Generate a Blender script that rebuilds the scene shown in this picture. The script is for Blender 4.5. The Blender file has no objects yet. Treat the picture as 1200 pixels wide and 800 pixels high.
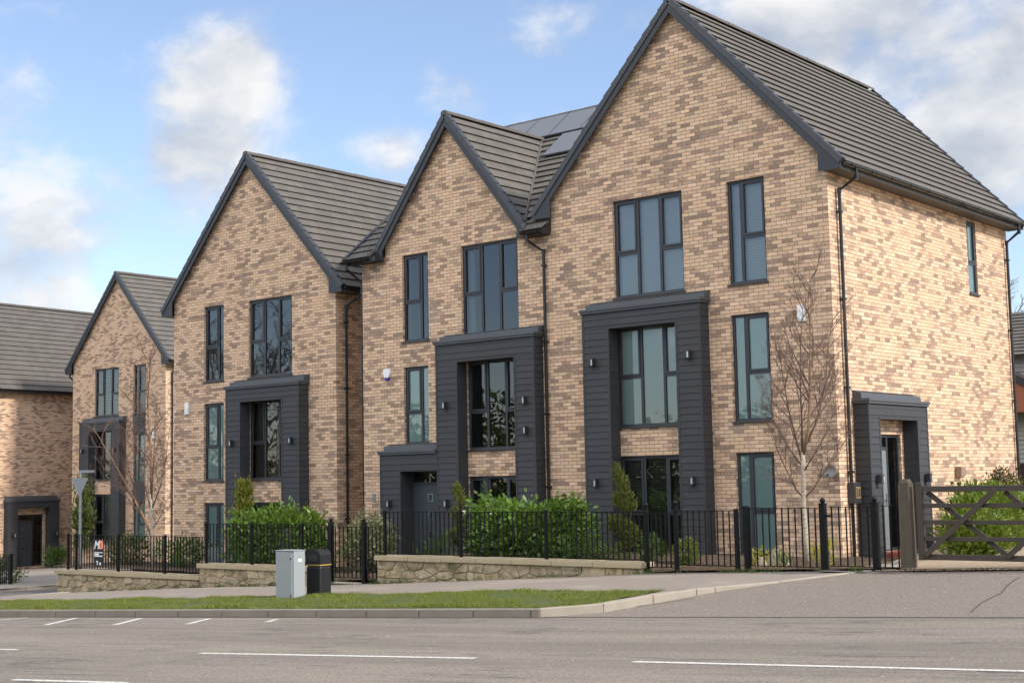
import bpy, bmesh, math, random
import numpy as np
from mathutils import Vector, Matrix
rnd = random.Random(7)
sc = bpy.context.scene
COL = sc.collection
R_ = math.radians
# ---------------------------------------------------------------- mesh builder
class MB:
    """collects faces; T maps local (u,d,z) to object space"""
    def __init__(s, T=None):
        s.v = []; s.f = []; s.m = []; s.T = T or (lambda p: p)
    def face(s, pts, m=0):
        i = len(s.v); s.v += [tuple(s.T(p)) for p in pts]; s.f.append(tuple(range(i, i + len(pts)))); s.m.append(m)
    def box(s, x0, x1, y0, y1, z0, z1, m=0):
        a = [(x0,y0,z0),(x1,y0,z0),(x1,y1,z0),(x0,y1,z0),(x0,y0,z1),(x1,y0,z1),(x1,y1,z1),(x0,y1,z1)]
        s.hexa(a, m)
    def hexa(s, a, m=0):
        i = len(s.v); s.v += [tuple(s.T(p)) for p in a]
        for q in ((0,3,2,1),(4,5,6,7),(0,1,5,4),(1,2,6,5),(2,3,7,6),(3,0,4,7)):
            s.f.append(tuple(i + k for k in q)); s.m.append(m)
    def prism(s, poly, y0, y1, m=0):
        """poly in (x,z), CCW seen from -y; extruded y0..y1"""
        s.face([(x, y0, z) for x, z in poly], m)
        s.face([(x, y1, z) for x, z in reversed(poly)], m)
        n = len(poly)
        for k in range(n):
            a, b = poly[k], poly[(k+1) % n]
            s.face([(a[0],y1,a[1]),(b[0],y1,b[1]),(b[0],y0,b[1]),(a[0],y0,a[1])], m)
    def tube(s, pts, rad, n=8, m=0, cap=True):
        pts = [Vector(s.T(p)) for p in pts]
        rr = rad if isinstance(rad, (list, tuple)) else [rad]*len(pts)
        base = len(s.v); prev = None
        for k, p in enumerate(pts):
            t = (pts[min(k+1, len(pts)-1)] - pts[max(k-1, 0)])
            t = t.normalized() if t.length > 1e-9 else Vector((0,0,1))
            if prev is None:
                a = t.orthogonal().normalized()
            else:
                a = prev - t*prev.dot(t)
                a = a.normalized() if a.length > 1e-6 else t.orthogonal().normalized()
            prev = a; b = t.cross(a)
            for j in range(n):
                w = 2*math.pi*j/n
                s.v.append(tuple(p + (a*math.cos(w) + b*math.sin(w))*rr[k]))
        for k in range(len(pts)-1):
            for j in range(n):
                q = base + k*n
                s.f.append((q+j, q+(j+1) % n, q+n+(j+1) % n, q+n+j)); s.m.append(m)
        if cap:
            s.f.append(tuple(base+j for j in reversed(range(n)))); s.m.append(m)
            q = base+(len(pts)-1)*n
            s.f.append(tuple(q+j for j in range(n))); s.m.append(m)
    def lathe(s, c, prof, n=16, m=0):
        base = len(s.v)
        for r, z in prof:
            for j in range(n):
                w = 2*math.pi*j/n
                s.v.append(tuple(s.T((c[0]+r*math.cos(w), c[1]+r*math.sin(w), c[2]+z))))
        for k in range(len(prof)-1):
            for j in range(n):
                q = base+k*n
                s.f.append((q+j, q+(j+1) % n, q+n+(j+1) % n, q+n+j)); s.m.append(m)
    def build(s, name, mats, parent=None, smooth=False, bevel=0, uv=True):
        me = bpy.data.meshes.new(name); me.from_pydata(s.v, [], s.f); me.update()
        mats = mats if isinstance(mats, (list, tuple)) else [mats]
        for m in mats: me.materials.append(m)
        if len(mats) > 1: me.polygons.foreach_set('material_index', s.m)
        if uv: auto_uv(me)
        if smooth: me.polygons.foreach_set('use_smooth', [True]*len(me.polygons))
        o = bpy.data.objects.new(name, me); COL.objects.link(o)
        if parent: o.parent = parent
        if bevel:
            b = o.modifiers.new('bevel', 'BEVEL'); b.width = bevel; b.segments = 2; b.limit_method = 'ANGLE'
        return o

def auto_uv(me):
    n = len(me.loops)
    if n == 0: return
    co = np.empty(len(me.vertices)*3, np.float32); me.vertices.foreach_get('co', co); co = co.reshape(-1, 3)
    vi = np.empty(n, np.int32); me.loops.foreach_get('vertex_index', vi)
    tot = np.empty(len(me.polygons), np.int32); me.polygons.foreach_get('loop_total', tot)
    nr = np.empty(len(me.polygons)*3, np.float32); me.polygons.foreach_get('normal', nr); nr = nr.reshape(-1, 3)
    nl = np.repeat(nr, tot, axis=0); p = co[vi]
    flat = np.abs(nl[:, 2]) > .985
    t = np.stack([-nl[:, 1], nl[:, 0], np.zeros(n)], 1)
    L = np.linalg.norm(t, axis=1, keepdims=True); t = t/np.maximum(L, 1e-6)
    # make the tangent direction independent of which side the face looks at
    sgn = np.where(np.abs(t[:, 0]) > np.abs(t[:, 1]), np.sign(t[:, 0]), np.sign(t[:, 1])); t = t*np.where(sgn == 0, 1, sgn)[:, None]
    b = np.cross(nl, t); b = b*np.where(b[:, 2] < 0, -1, 1)[:, None]
    u = (p*t).sum(1); v = (p*b).sum(1)
    u = np.where(flat, p[:, 0], u); v = np.where(flat, p[:, 1], v)
    uvl = me.uv_layers.new(name='UVMap')
    uvl.data.foreach_set('uv', np.stack([u, v], 1).astype(np.float32).ravel())

def tag(o, label=None, cat=None, group=None, kind=None):
    if label: o['label'] = label
    if cat: o['category'] = cat
    if group: o['group'] = group
    if kind: o['kind'] = kind
    return o
def thing(name, label, cat, loc=(0,0,0), rz=0, group=None):
    o = bpy.data.objects.new(name, None); COL.objects.link(o)
    o.location = loc; o.rotation_euler = (0, 0, rz); o.empty_display_size = .2
    return tag(o, label, cat, group)
def dup(o, parent, loc=None):
    c = o.copy(); COL.objects.link(c); c.parent = parent
    if loc is not None: c.location = loc
    return c

# ---------------------------------------------------------------- materials
class NT:
    def __init__(s, name):
        s.mat = bpy.data.materials.new(name); s.mat.use_nodes = True
        s.t = s.mat.node_tree; s.n = s.t.nodes; s.b = s.n['Principled BSDF']; s.out = s.n['Material Output']
    def add(s, typ, **kw):
        n = s.n.new(typ)
        for k, v in kw.items():
            if k in n.inputs and not hasattr(n, k): n.inputs[k].default_value = v
            else: setattr(n, k, v)
        return n
    def link(s, a, b): s.t.links.new(a, b)
    def math(s, op, a, b=None, c=None):
        n = s.n.new('ShaderNodeMath'); n.operation = op
        for k, x in enumerate((a, b, c)):
            if x is None: continue
            if isinstance(x, (int, float)): n.inputs[k].default_value = x
            else: s.link(x, n.inputs[k])
        return n.outputs[0]
    def mix(s, fac, a, b, blend='MIX'):
        n = s.n.new('ShaderNodeMix'); n.data_type = 'RGBA'; n.blend_type = blend
        for x, k in ((fac, 0), (a, 6), (b, 7)):
            if isinstance(x, (int, float)): n.inputs[k].default_value = x
            elif isinstance(x, tuple): n.inputs[k].default_value = (*x, 1) if len(x) == 3 else x
            else: s.link(x, n.inputs[k])
        return n.outputs[2]
    def ramp(s, fac, stops, interp='LINEAR'):
        n = s.n.new('ShaderNodeValToRGB'); n.color_ramp.interpolation = interp
        e = n.color_ramp.elements
        while len(e) < len(stops): e.new(.5)
        for k, (p, c) in enumerate(stops):
            e[k].position = p; e[k].color = (*c, 1) if isinstance(c, tuple) else (c, c, c, 1)
        s.link(fac, n.inputs[0]); return n.outputs[0]
    def noise(s, vec, scale, detail=4, rough=.55, out='Fac', dist=0):
        n = s.n.new('ShaderNodeTexNoise'); n.inputs['Scale'].default_value = scale
        n.inputs['Detail'].default_value = detail; n.inputs['Roughness'].default_value = rough; n.inputs['Distortion'].default_value = dist
        if vec is not None: s.link(vec, n.inputs['Vector'])
        return n.outputs[out]
    def uv(s):
        return s.n.new('ShaderNodeTexCoord').outputs['UV']
    def obj(s):
        return s.n.new('ShaderNodeTexCoord').outputs['Object']
    def pos(s):
        return s.n.new('ShaderNodeNewGeometry').outputs['Position']
    def island(s):
        return s.n.new('ShaderNodeNewGeometry').outputs['Random Per Island']
    def scale(s, vec, k):
        n = s.n.new('ShaderNodeVectorMath'); n.operation = 'MULTIPLY'; n.inputs[1].default_value = k; s.link(vec, n.inputs[0]); return n.outputs[0]
    def addv(s, a, k):
        n = s.n.new('ShaderNodeVectorMath'); n.operation = 'ADD'
        s.link(a, n.inputs[0])
        if isinstance(k, tuple): n.inputs[1].default_value = k
        else: s.link(k, n.inputs[1])
        return n.outputs[0]
    def bump(s, h, strength=.3, dist=.01):
        n = s.n.new('ShaderNodeBump'); n.inputs['Strength'].default_value = strength; n.inputs['Distance'].default_value = dist
        s.link(h, n.inputs['Height']); s.link(n.outputs[0], s.b.inputs['Normal']); return n
    def base(s, c, rough=None, metal=None, spec=None):
        if isinstance(c, tuple): s.b.inputs['Base Color'].default_value = (*c, 1)
        else: s.link(c, s.b.inputs['Base Color'])
        if rough is not None:
            if isinstance(rough, (int, float)): s.b.inputs['Roughness'].default_value = rough
            else: s.link(rough, s.b.inputs['Roughness'])
        if metal is not None: s.b.inputs['Metallic'].default_value = metal
        if spec is not None: s.b.inputs['Specular IOR Level'].default_value = spec

def m_brick():
    k = NT('multi_buff_brick'); uv = k.uv()
    sep = k.n.new('ShaderNodeSeparateXYZ'); k.link(uv, sep.inputs[0]); u, v = sep.outputs[0], sep.outputs[1]
    row = k.math('FLOOR', k.math('DIVIDE', v, .075))
    off = k.math('MULTIPLY', k.math('MODULO', k.math('ABSOLUTE', row), 2), .5)
    cu = k.math('ADD', k.math('DIVIDE', u, .225), off)
    col = k.math('FLOOR', cu)
    fu = k.math('MULTIPLY', k.math('SUBTRACT', cu, col), .225)
    fv = k.math('SUBTRACT', v, k.math('MULTIPLY', row, .075))
    # wobble of the joint
    wob = k.math('MULTIPLY', k.math('SUBTRACT', k.noise(uv, 45, 2), .5), .005)
    du = k.math('MINIMUM', fu, k.math('SUBTRACT', .225, fu))
    dv = k.math('MINIMUM', fv, k.math('SUBTRACT', .075, fv))
    dd = k.math('ADD', k.math('MINIMUM', du, dv), wob)
    joint = k.n.new('ShaderNodeMapRange'); joint.interpolation_type = 'SMOOTHSTEP'
    joint.inputs[1].default_value = .0035; joint.inputs[2].default_value = .0075; k.link(dd, joint.inputs[0]); J = joint.outputs[0]
    cid = k.n.new('ShaderNodeCombineXYZ'); k.link(col, cid.inputs[0]); k.link(row, cid.inputs[1])
    wn = k.n.new('ShaderNodeTexWhiteNoise'); wn.noise_dimensions = '2D'; k.link(cid.outputs[0], wn.inputs[0]); rv = wn.outputs['Value']
    wn2 = k.n.new('ShaderNodeTexWhiteNoise'); wn2.noise_dimensions = '2D'; k.link(k.addv(cid.outputs[0], (31.7, 9.2, 0)), wn2.inputs[0]); rv2 = wn2.outputs['Value']
    clus = k.noise(k.scale(uv, (.6, 1.5, 1)), .8, 5, .72)                                    # batches of darker bricks
    sel = k.math('ADD', k.math('MULTIPLY', rv, .86), k.math('MULTIPLY', k.math('SUBTRACT', clus, .5), .85))
    bc = k.ramp(rv2, [(.0, (.775, .552, .372)), (.3, (.73, .498, .322)), (.55, (.655, .432, .28)), (.78, (.715, .488, .333)), (1.0, (.535, .35, .238))])
    drk = k.ramp(sel, [(.30, 0.0), (.82, 1.0)])
    bc = k.mix(k.math('MULTIPLY', drk, .36), bc, k.mix(wn2.outputs['Value'], (.40, .255, .175), (.345, .235, .175)))
    # smoky streaks and flecks inside the bricks that have them
    st = k.noise(k.scale(k.addv(uv, k.scale(wn.outputs['Color'], (3, 3, 0))), (17, 42, 1)), 1, 5, .75)
    stm = k.ramp(k.math('ADD', st, k.math('MULTIPLY', k.math('SUBTRACT', drk, .5), .36)), [(.45, 0.0), (.66, .84)])
    bc = k.mix(stm, bc, k.mix(wn.outputs['Value'], (.20, .135, .10), (.25, .175, .135)))
    fine = k.noise(uv, 130, 3, .7)
    bc = k.mix(.5, bc, k.mix(fine, (.30, .30, .30), (.72, .72, .72)), 'OVERLAY')
    hs = k.n.new('ShaderNodeHueSaturation'); k.link(bc, hs.inputs['Color']); k.link(k.math('ADD', .82, k.math('MULTIPLY', rv2, .34)), hs.inputs['Value'])
    hs.inputs['Saturation'].default_value = 1.0
    mor = k.mix(k.noise(uv, 3, 3), (.155, .11, .076), (.27, .20, .14))
    colr = k.mix(J, mor, hs.outputs[0])
    # faint efflorescence and weather stains
    wz = k.ramp(k.noise(k.scale(uv, (.8, .5, 1)), 1.3, 5, .6), [(.60, 0.0), (.78, .22)])
    colr = k.mix(wz, colr, (.56, .50, .42))
    k.base(colr, k.math('SUBTRACT', .95, k.math('MULTIPLY', J, .12)), spec=.2)
    h = k.math('ADD', J, k.math('MULTIPLY', fine, .35))
    k.bump(h, .55, .006)
    return k.mat

def m_tile(name='roof_tile', c0=(.108,.098,.088), c1=(.150,.136,.123)):
    k = NT(name); uv = k.uv()
    sep = k.n.new('ShaderNodeSeparateXYZ'); k.link(uv, sep.inputs[0]); u, v = sep.outputs[0], sep.outputs[1]
    row = k.math('FLOOR', k.math('DIVIDE', v, .31))
    cu = k.math('ADD', k.math('DIVIDE', u, .30), k.math('MULTIPLY', k.math('MODULO', k.math('ABSOLUTE', row), 2), .5)); col = k.math('FLOOR', cu)
    fr = k.math('SUBTRACT', cu, col); e = k.math('MINIMUM', fr, k.math('SUBTRACT', 1, fr))
    jt = k.ramp(e, [(.0, 0.0), (.022, 1.0)])
    cid = k.n.new('ShaderNodeCombineXYZ'); k.link(col, cid.inputs[0]); k.link(row, cid.inputs[1])
    wn = k.n.new('ShaderNodeTexWhiteNoise'); k.link(cid.outputs[0], wn.inputs[0])
    c = k.mix(wn.outputs['Value'], c0, c1)
    c = k.mix(k.math('MULTIPLY', k.noise(uv, 1.1, 5, .65), .55), c, (.15, .135, .11))
    mo = k.ramp(k.noise(uv, 5, 5, .7), [(.62, 0.0), (.75, .5)])
    c = k.mix(mo, c, (.20, .185, .135))
    c = k.mix(k.math('MULTIPLY', k.noise(uv, 90, 2), .35), c, (.09, .08, .07))
    c = k.mix(k.math('SUBTRACT', 1, jt), c, (.09, .078, .066))
    k.base(c, .85, spec=.25); k.bump(k.math('ADD', jt, k.math('MULTIPLY', k.noise(uv, 60, 3), .5)), .35, .006)
    return k.mat

def m_plain(name, c, rough=.5, metal=0, var=.12, sc_=3, bump=0, spec=.5, fine=60):
    k = NT(name); o = k.obj()
    a = tuple(x*(1-var) for x in c); b = tuple(min(1, x*(1+var)) for x in c)
    cc = k.mix(k.noise(o, sc_, 5, .65), a, b)
    cc = k.mix(k.math('MULTIPLY', k.noise(o, fine, 2), var*.8), cc, a)
    k.base(cc, k.math('ADD', rough-.06, k.math('MULTIPLY', k.noise(o, sc_*2, 3), .12)), metal, spec)
    if bump: k.bump(k.noise(o, fine, 3), bump, .004)
    return k.mat

def m_cladding():
    k = NT('charcoal_cladding'); o = k.obj()
    g = k.noise(k.scale(o, (4, 4, 60)), 1, 4, .7)
    c = k.mix(g, (.033, .033, .036), (.050, .050, .053))
    c = k.mix(k.ramp(k.noise(o, 1.5, 4), [(.5, 0.0), (.75, .35)]), c, (.06, .062, .066))
    c = k.mix(k.ramp(k.island(), [(0, 0.0), (1, .35)]), c, (.062,.062,.066))
    k.base(c, .62, spec=.35); k.bump(g, .18, .004)
    return k.mat

def m_glass():
    k = NT('window_glass'); k.n.remove(k.b)
    tr = k.n.new('ShaderNodeBsdfTransparent'); tr.inputs[0].default_value = (.88, .95, .94, 1)
    gl = k.n.new('ShaderNodeBsdfGlossy'); gl.inputs['Roughness'].default_value = .0; gl.inputs[0].default_value = (.95, .97, 1, 1)
    fr = k.n.new('ShaderNodeFresnel'); fr.inputs[0].default_value = 1.9
    mx = k.n.new('ShaderNodeMixShader'); k.link(fr.outputs[0], mx.inputs[0]); k.link(tr.outputs[0], mx.inputs[1]); k.link(gl.outputs[0], mx.inputs[2])
    b = k.n.new('ShaderNodeBump'); b.inputs['Strength'].default_value = .06; b.inputs['Distance'].default_value = .02
    k.link(k.noise(k.obj(), 1.6, 2), b.inputs['Height']); k.link(b.outputs[0], gl.inputs['Normal'])
    k.link(mx.outputs[0], k.out.inputs[0]); return k.mat

def m_blind(name, c, slat=0.0, dark=.55, vertical=False):
    k = NT(name); uv = k.uv()
    sep = k.n.new('ShaderNodeSeparateXYZ'); k.link(uv, sep.inputs[0])
    x = sep.outputs[0] if vertical else sep.outputs[1]
    cc = k.mix(k.noise(uv, 2, 3), c, tuple(q*.9 for q in c))
    if slat:
        f = k.math('FRACT', k.math('DIVIDE', x, slat))
        cc = k.mix(k.ramp(f, [(.0, 1.0), (.25, 0.0), (.85, 0.0), (1.0, 1.0)]), cc, tuple(q*dark for q in c))
    k.base(cc, .8, spec=.2)
    return k.mat

def m_stone():
    k = NT('sandstone'); r = k.island(); o = k.obj()
    c = k.ramp(r, [(0, (.44,.335,.20)), (.25, (.50,.40,.26)), (.45, (.40,.31,.195)), (.62, (.54,.45,.31)), (.8, (.34,.265,.18)), (1, (.47,.355,.20))])
    c = k.mix(k.ramp(k.noise(o, 7, 5, .7), [(.4, 0.0), (.75, .75)]), c, (.17,.125,.075))
    c = k.mix(k.ramp(k.noise(k.scale(o, (1, 1, 2.5)), 2.2, 5, .7), [(.46, 0.0), (.66, .75)]), c, (.085,.09,.04))
    c = k.mix(k.ramp(k.noise(o, 22, 4), [(.60, 0.0), (.72, .55)]), c, (.55,.49,.38))
    k.base(c, .95, spec=.15); k.bump(k.noise(o, 26, 6, .7), .8, .02)
    return k.mat
def m_coping():
    k = NT('coping_stone'); o = k.obj()
    c = k.mix(k.noise(o, 4, 6, .7), (.47,.39,.26), (.33,.265,.165))
    c = k.mix(k.ramp(k.noise(o, 9, 6, .75), [(.55, 0.0), (.72, .6)]), c, (.12,.12,.075))
    c = k.mix(k.ramp(k.island(), [(0, 0.0), (1, .3)]), c, (.30,.25,.17))
    k.base(c, .95, spec=.15); k.bump(k.noise(o, 40, 5, .7), .4, .01); return k.mat

def m_asphalt(name, c0, c1, patch, stripes=True, agg=.5):
    k = NT(name); p = k.pos()
    big = k.noise(p, .35, 5, .6); c = k.mix(big, c0, c1)
    mp = k.n.new('ShaderNodeMapping'); mp.inputs['Rotation'].default_value = (0, 0, -.176); k.link(p, mp.inputs['Vector']); q = mp.outputs[0]
    n2 = k.noise(k.scale(q, (.10, 1.1, 1)), 1.0, 5, .65)             # wheel-track wear lies along the road
    if stripes:
        c = k.mix(k.ramp(n2, [(.40, 0.0), (.62, .9)]), c, patch)
        ms = k.noise(k.scale(q, (.35, 3.2, 1)), 1.0, 8, .78)
        c = k.mix(k.ramp(ms, [(.54, 0.0), (.68, .75)]), c, (.115,.103,.09))
        cr = k.noise(k.scale(q, (.16, 1.3, 1)), 1.0, 7, .62); ca = k.math('ABSOLUTE', k.math('SUBTRACT', cr, .5))
        cm = k.math('MULTIPLY', k.ramp(ca, [(.0, 1.0), (.007, .8), (.014, 0.0)]), k.ramp(k.noise(p, .7, 4), [(.46, 0.0), (.6, .8)]))
        c = k.mix(cm, c, (.06,.053,.046))
        st2 = k.noise(p, 1.1, 3, .5); c = k.mix(k.ramp(st2, [(.66, 0.0), (.74, .45)]), c, (.10,.09,.08))
    grain = k.noise(p, 85, 2, .6); g2 = k.noise(p, 260, 1)
    c = k.mix(k.ramp(k.noise(p, 28, 3, .7), [(.36, agg*.7), (.58, 0.0)]), c, (.10,.09,.08))
    c = k.mix(k.ramp(grain, [(.36, agg), (.56, 0.0)]), c, (.06,.055,.05))
    c = k.mix(k.ramp(g2, [(.62, 0.0), (.74, agg)]), c, (.36,.33,.29))
    vor = k.n.new('ShaderNodeTexVoronoi'); vor.inputs['Scale'].default_value = 3.2; k.link(p, vor.inputs['Vector'])
    c = k.mix(k.ramp(vor.outputs['Distance'], [(.0, .9), (.045, .8), (.07, 0.0)]), c, (.48,.44,.38))  # loose grit
    k.base(c, .9, spec=.3); k.bump(k.math('ADD', grain, k.math('MULTIPLY', g2, .6)), .55, .008)
    return k.mat

def m_paving():
    k = NT('pavement_tarmac'); p = k.pos()
    c = k.mix(k.noise(p, .5, 5, .6), (.29,.245,.20), (.235,.20,.165))
    c = k.mix(k.ramp(k.noise(k.scale(p, (.5, 2.2, 1)), .8, 5, .7), [(.55, 0.0), (.62, .65)]), c, (.37,.32,.265))
    c = k.mix(k.ramp(k.noise(p, 1.6, 6, .75), [(.60, 0.0), (.72, .5)]), c, (.085,.078,.062))
    g = k.noise(p, 110, 2)
    c = k.mix(k.ramp(g, [(.34, .5), (.5, 0.0)]), c, (.06,.055,.05))
    c = k.mix(k.ramp(k.noise(p, 210, 1), [(.62, 0.0), (.72, .45)]), c, (.36,.33,.29))
    k.base(c, .92, spec=.25); k.bump(g, .4, .006); return k.mat

def m_soil(name, c0, c1, c2, s=30):
    k = NT(name); p = k.pos()
    c = k.mix(k.noise(p, s, 4, .7), c0, c1)
    v = k.n.new('ShaderNodeTexVoronoi'); v.inputs['Scale'].default_value = s*1.3; k.link(p, v.inputs['Vector'])
    sp = k.n.new('ShaderNodeSeparateColor'); k.link(v.outputs['Color'], sp.inputs[0])
    c = k.mix(k.ramp(sp.outputs[0], [(.55, 0.0), (.75, .85)]), c, c2)
    k.base(c, .95, spec=.2); k.bump(k.math('SUBTRACT', 1, v.outputs['Distance']), .8, .02); return k.mat

def m_leaf(name, cols, rough=.45, trans=.25, spec=.4):
    k = NT(name)
    st = [(i/(len(cols)-1), c) for i, c in enumerate(cols)]
    c = k.ramp(k.island(), st)
    c = k.mix(k.noise(k.pos(), 2.5, 3), c, tuple(x*.75 for x in cols[0]))
    k.base(c, rough, spec=spec)
    tl = k.n.new('ShaderNodeBsdfTranslucent'); k.link(k.mix(.35, c, (.25,.32,.04)), tl.inputs[0])
    mx = k.n.new('ShaderNodeMixShader'); mx.inputs[0].default_value = trans
    k.link(k.b.outputs[0], mx.inputs[1]); k.link(tl.outputs[0], mx.inputs[2]); k.link(mx.outputs[0], k.out.inputs[0])
    return k.mat

def m_birch():
    k = NT('birch_bark'); o = k.obj()
    b = k.noise(k.scale(o, (9, 9, 45)), 1, 4, .6)
    c = k.mix(k.ramp(b, [(.56, 0.0), (.66, 1.0)]), (.40,.345,.265), (.09,.07,.055))
    sep = k.n.new('ShaderNodeSeparateXYZ'); k.link(o, sep.inputs[0])
    c = k.mix(k.ramp(k.noise(o, 3, 4), [(.55, 0.0), (.75, .6)]), c, (.40,.29,.17))
    k.base(c, .8, spec=.2); k.bump(b, .4, .01); return k.mat

def m_wood():
    k = NT('weathered_timber'); o = k.obj()
    g = k.noise(k.scale(o, (14, 14, 1.2)), 1.5, 6, .7)
    c = k.mix(g, (.055,.044,.032), (.125,.102,.075))
    c = k.mix(k.ramp(k.noise(o, 4, 5), [(.52, 0.0), (.7, .5)]), c, (.10,.105,.06))
    k.base(c, .9, spec=.2); k.bump(g, .6, .01); return k.mat
def m_gatewood():
    k = NT('dark_stained_timber'); o = k.obj()
    g = k.noise(k.scale(o, (2, 14, 14)), 2, 5, .7)
    c = k.mix(g, (.040,.031,.024), (.078,.061,.047)); k.base(c, .7, spec=.35); k.bump(g, .3, .006); return k.mat

def m_line():
    k = NT('road_paint'); p = k.pos()
    w = k.ramp(k.noise(p, 26, 5, .75), [(.34, 0.0), (.52, 1.0)])
    c = k.mix(w, (.20,.18,.155), (.66,.63,.57)); k.base(c, .8, spec=.25); return k.mat

def m_solar():
    k = NT('solar_cells'); uv = k.uv()
    sep = k.n.new('ShaderNodeSeparateXYZ'); k.link(uv, sep.inputs[0])
    def ln(x, s):
        f = k.math('FRACT', k.math('DIVIDE', x, s)); return k.ramp(k.math('MINIMUM', f, k.math('SUBTRACT', 1, f)), [(.0, 1.0), (.05, 0.0)])
    g = k.math('MAXIMUM', ln(sep.outputs[0], .16), ln(sep.outputs[1], .16))
    k.base(k.mix(k.math('MULTIPLY', g, .25), (.155,.16,.17), (.22,.225,.23)), .42, spec=.5)  # pale grey base colour stands in for clouds mirrored in the cells
    return k.mat

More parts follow.
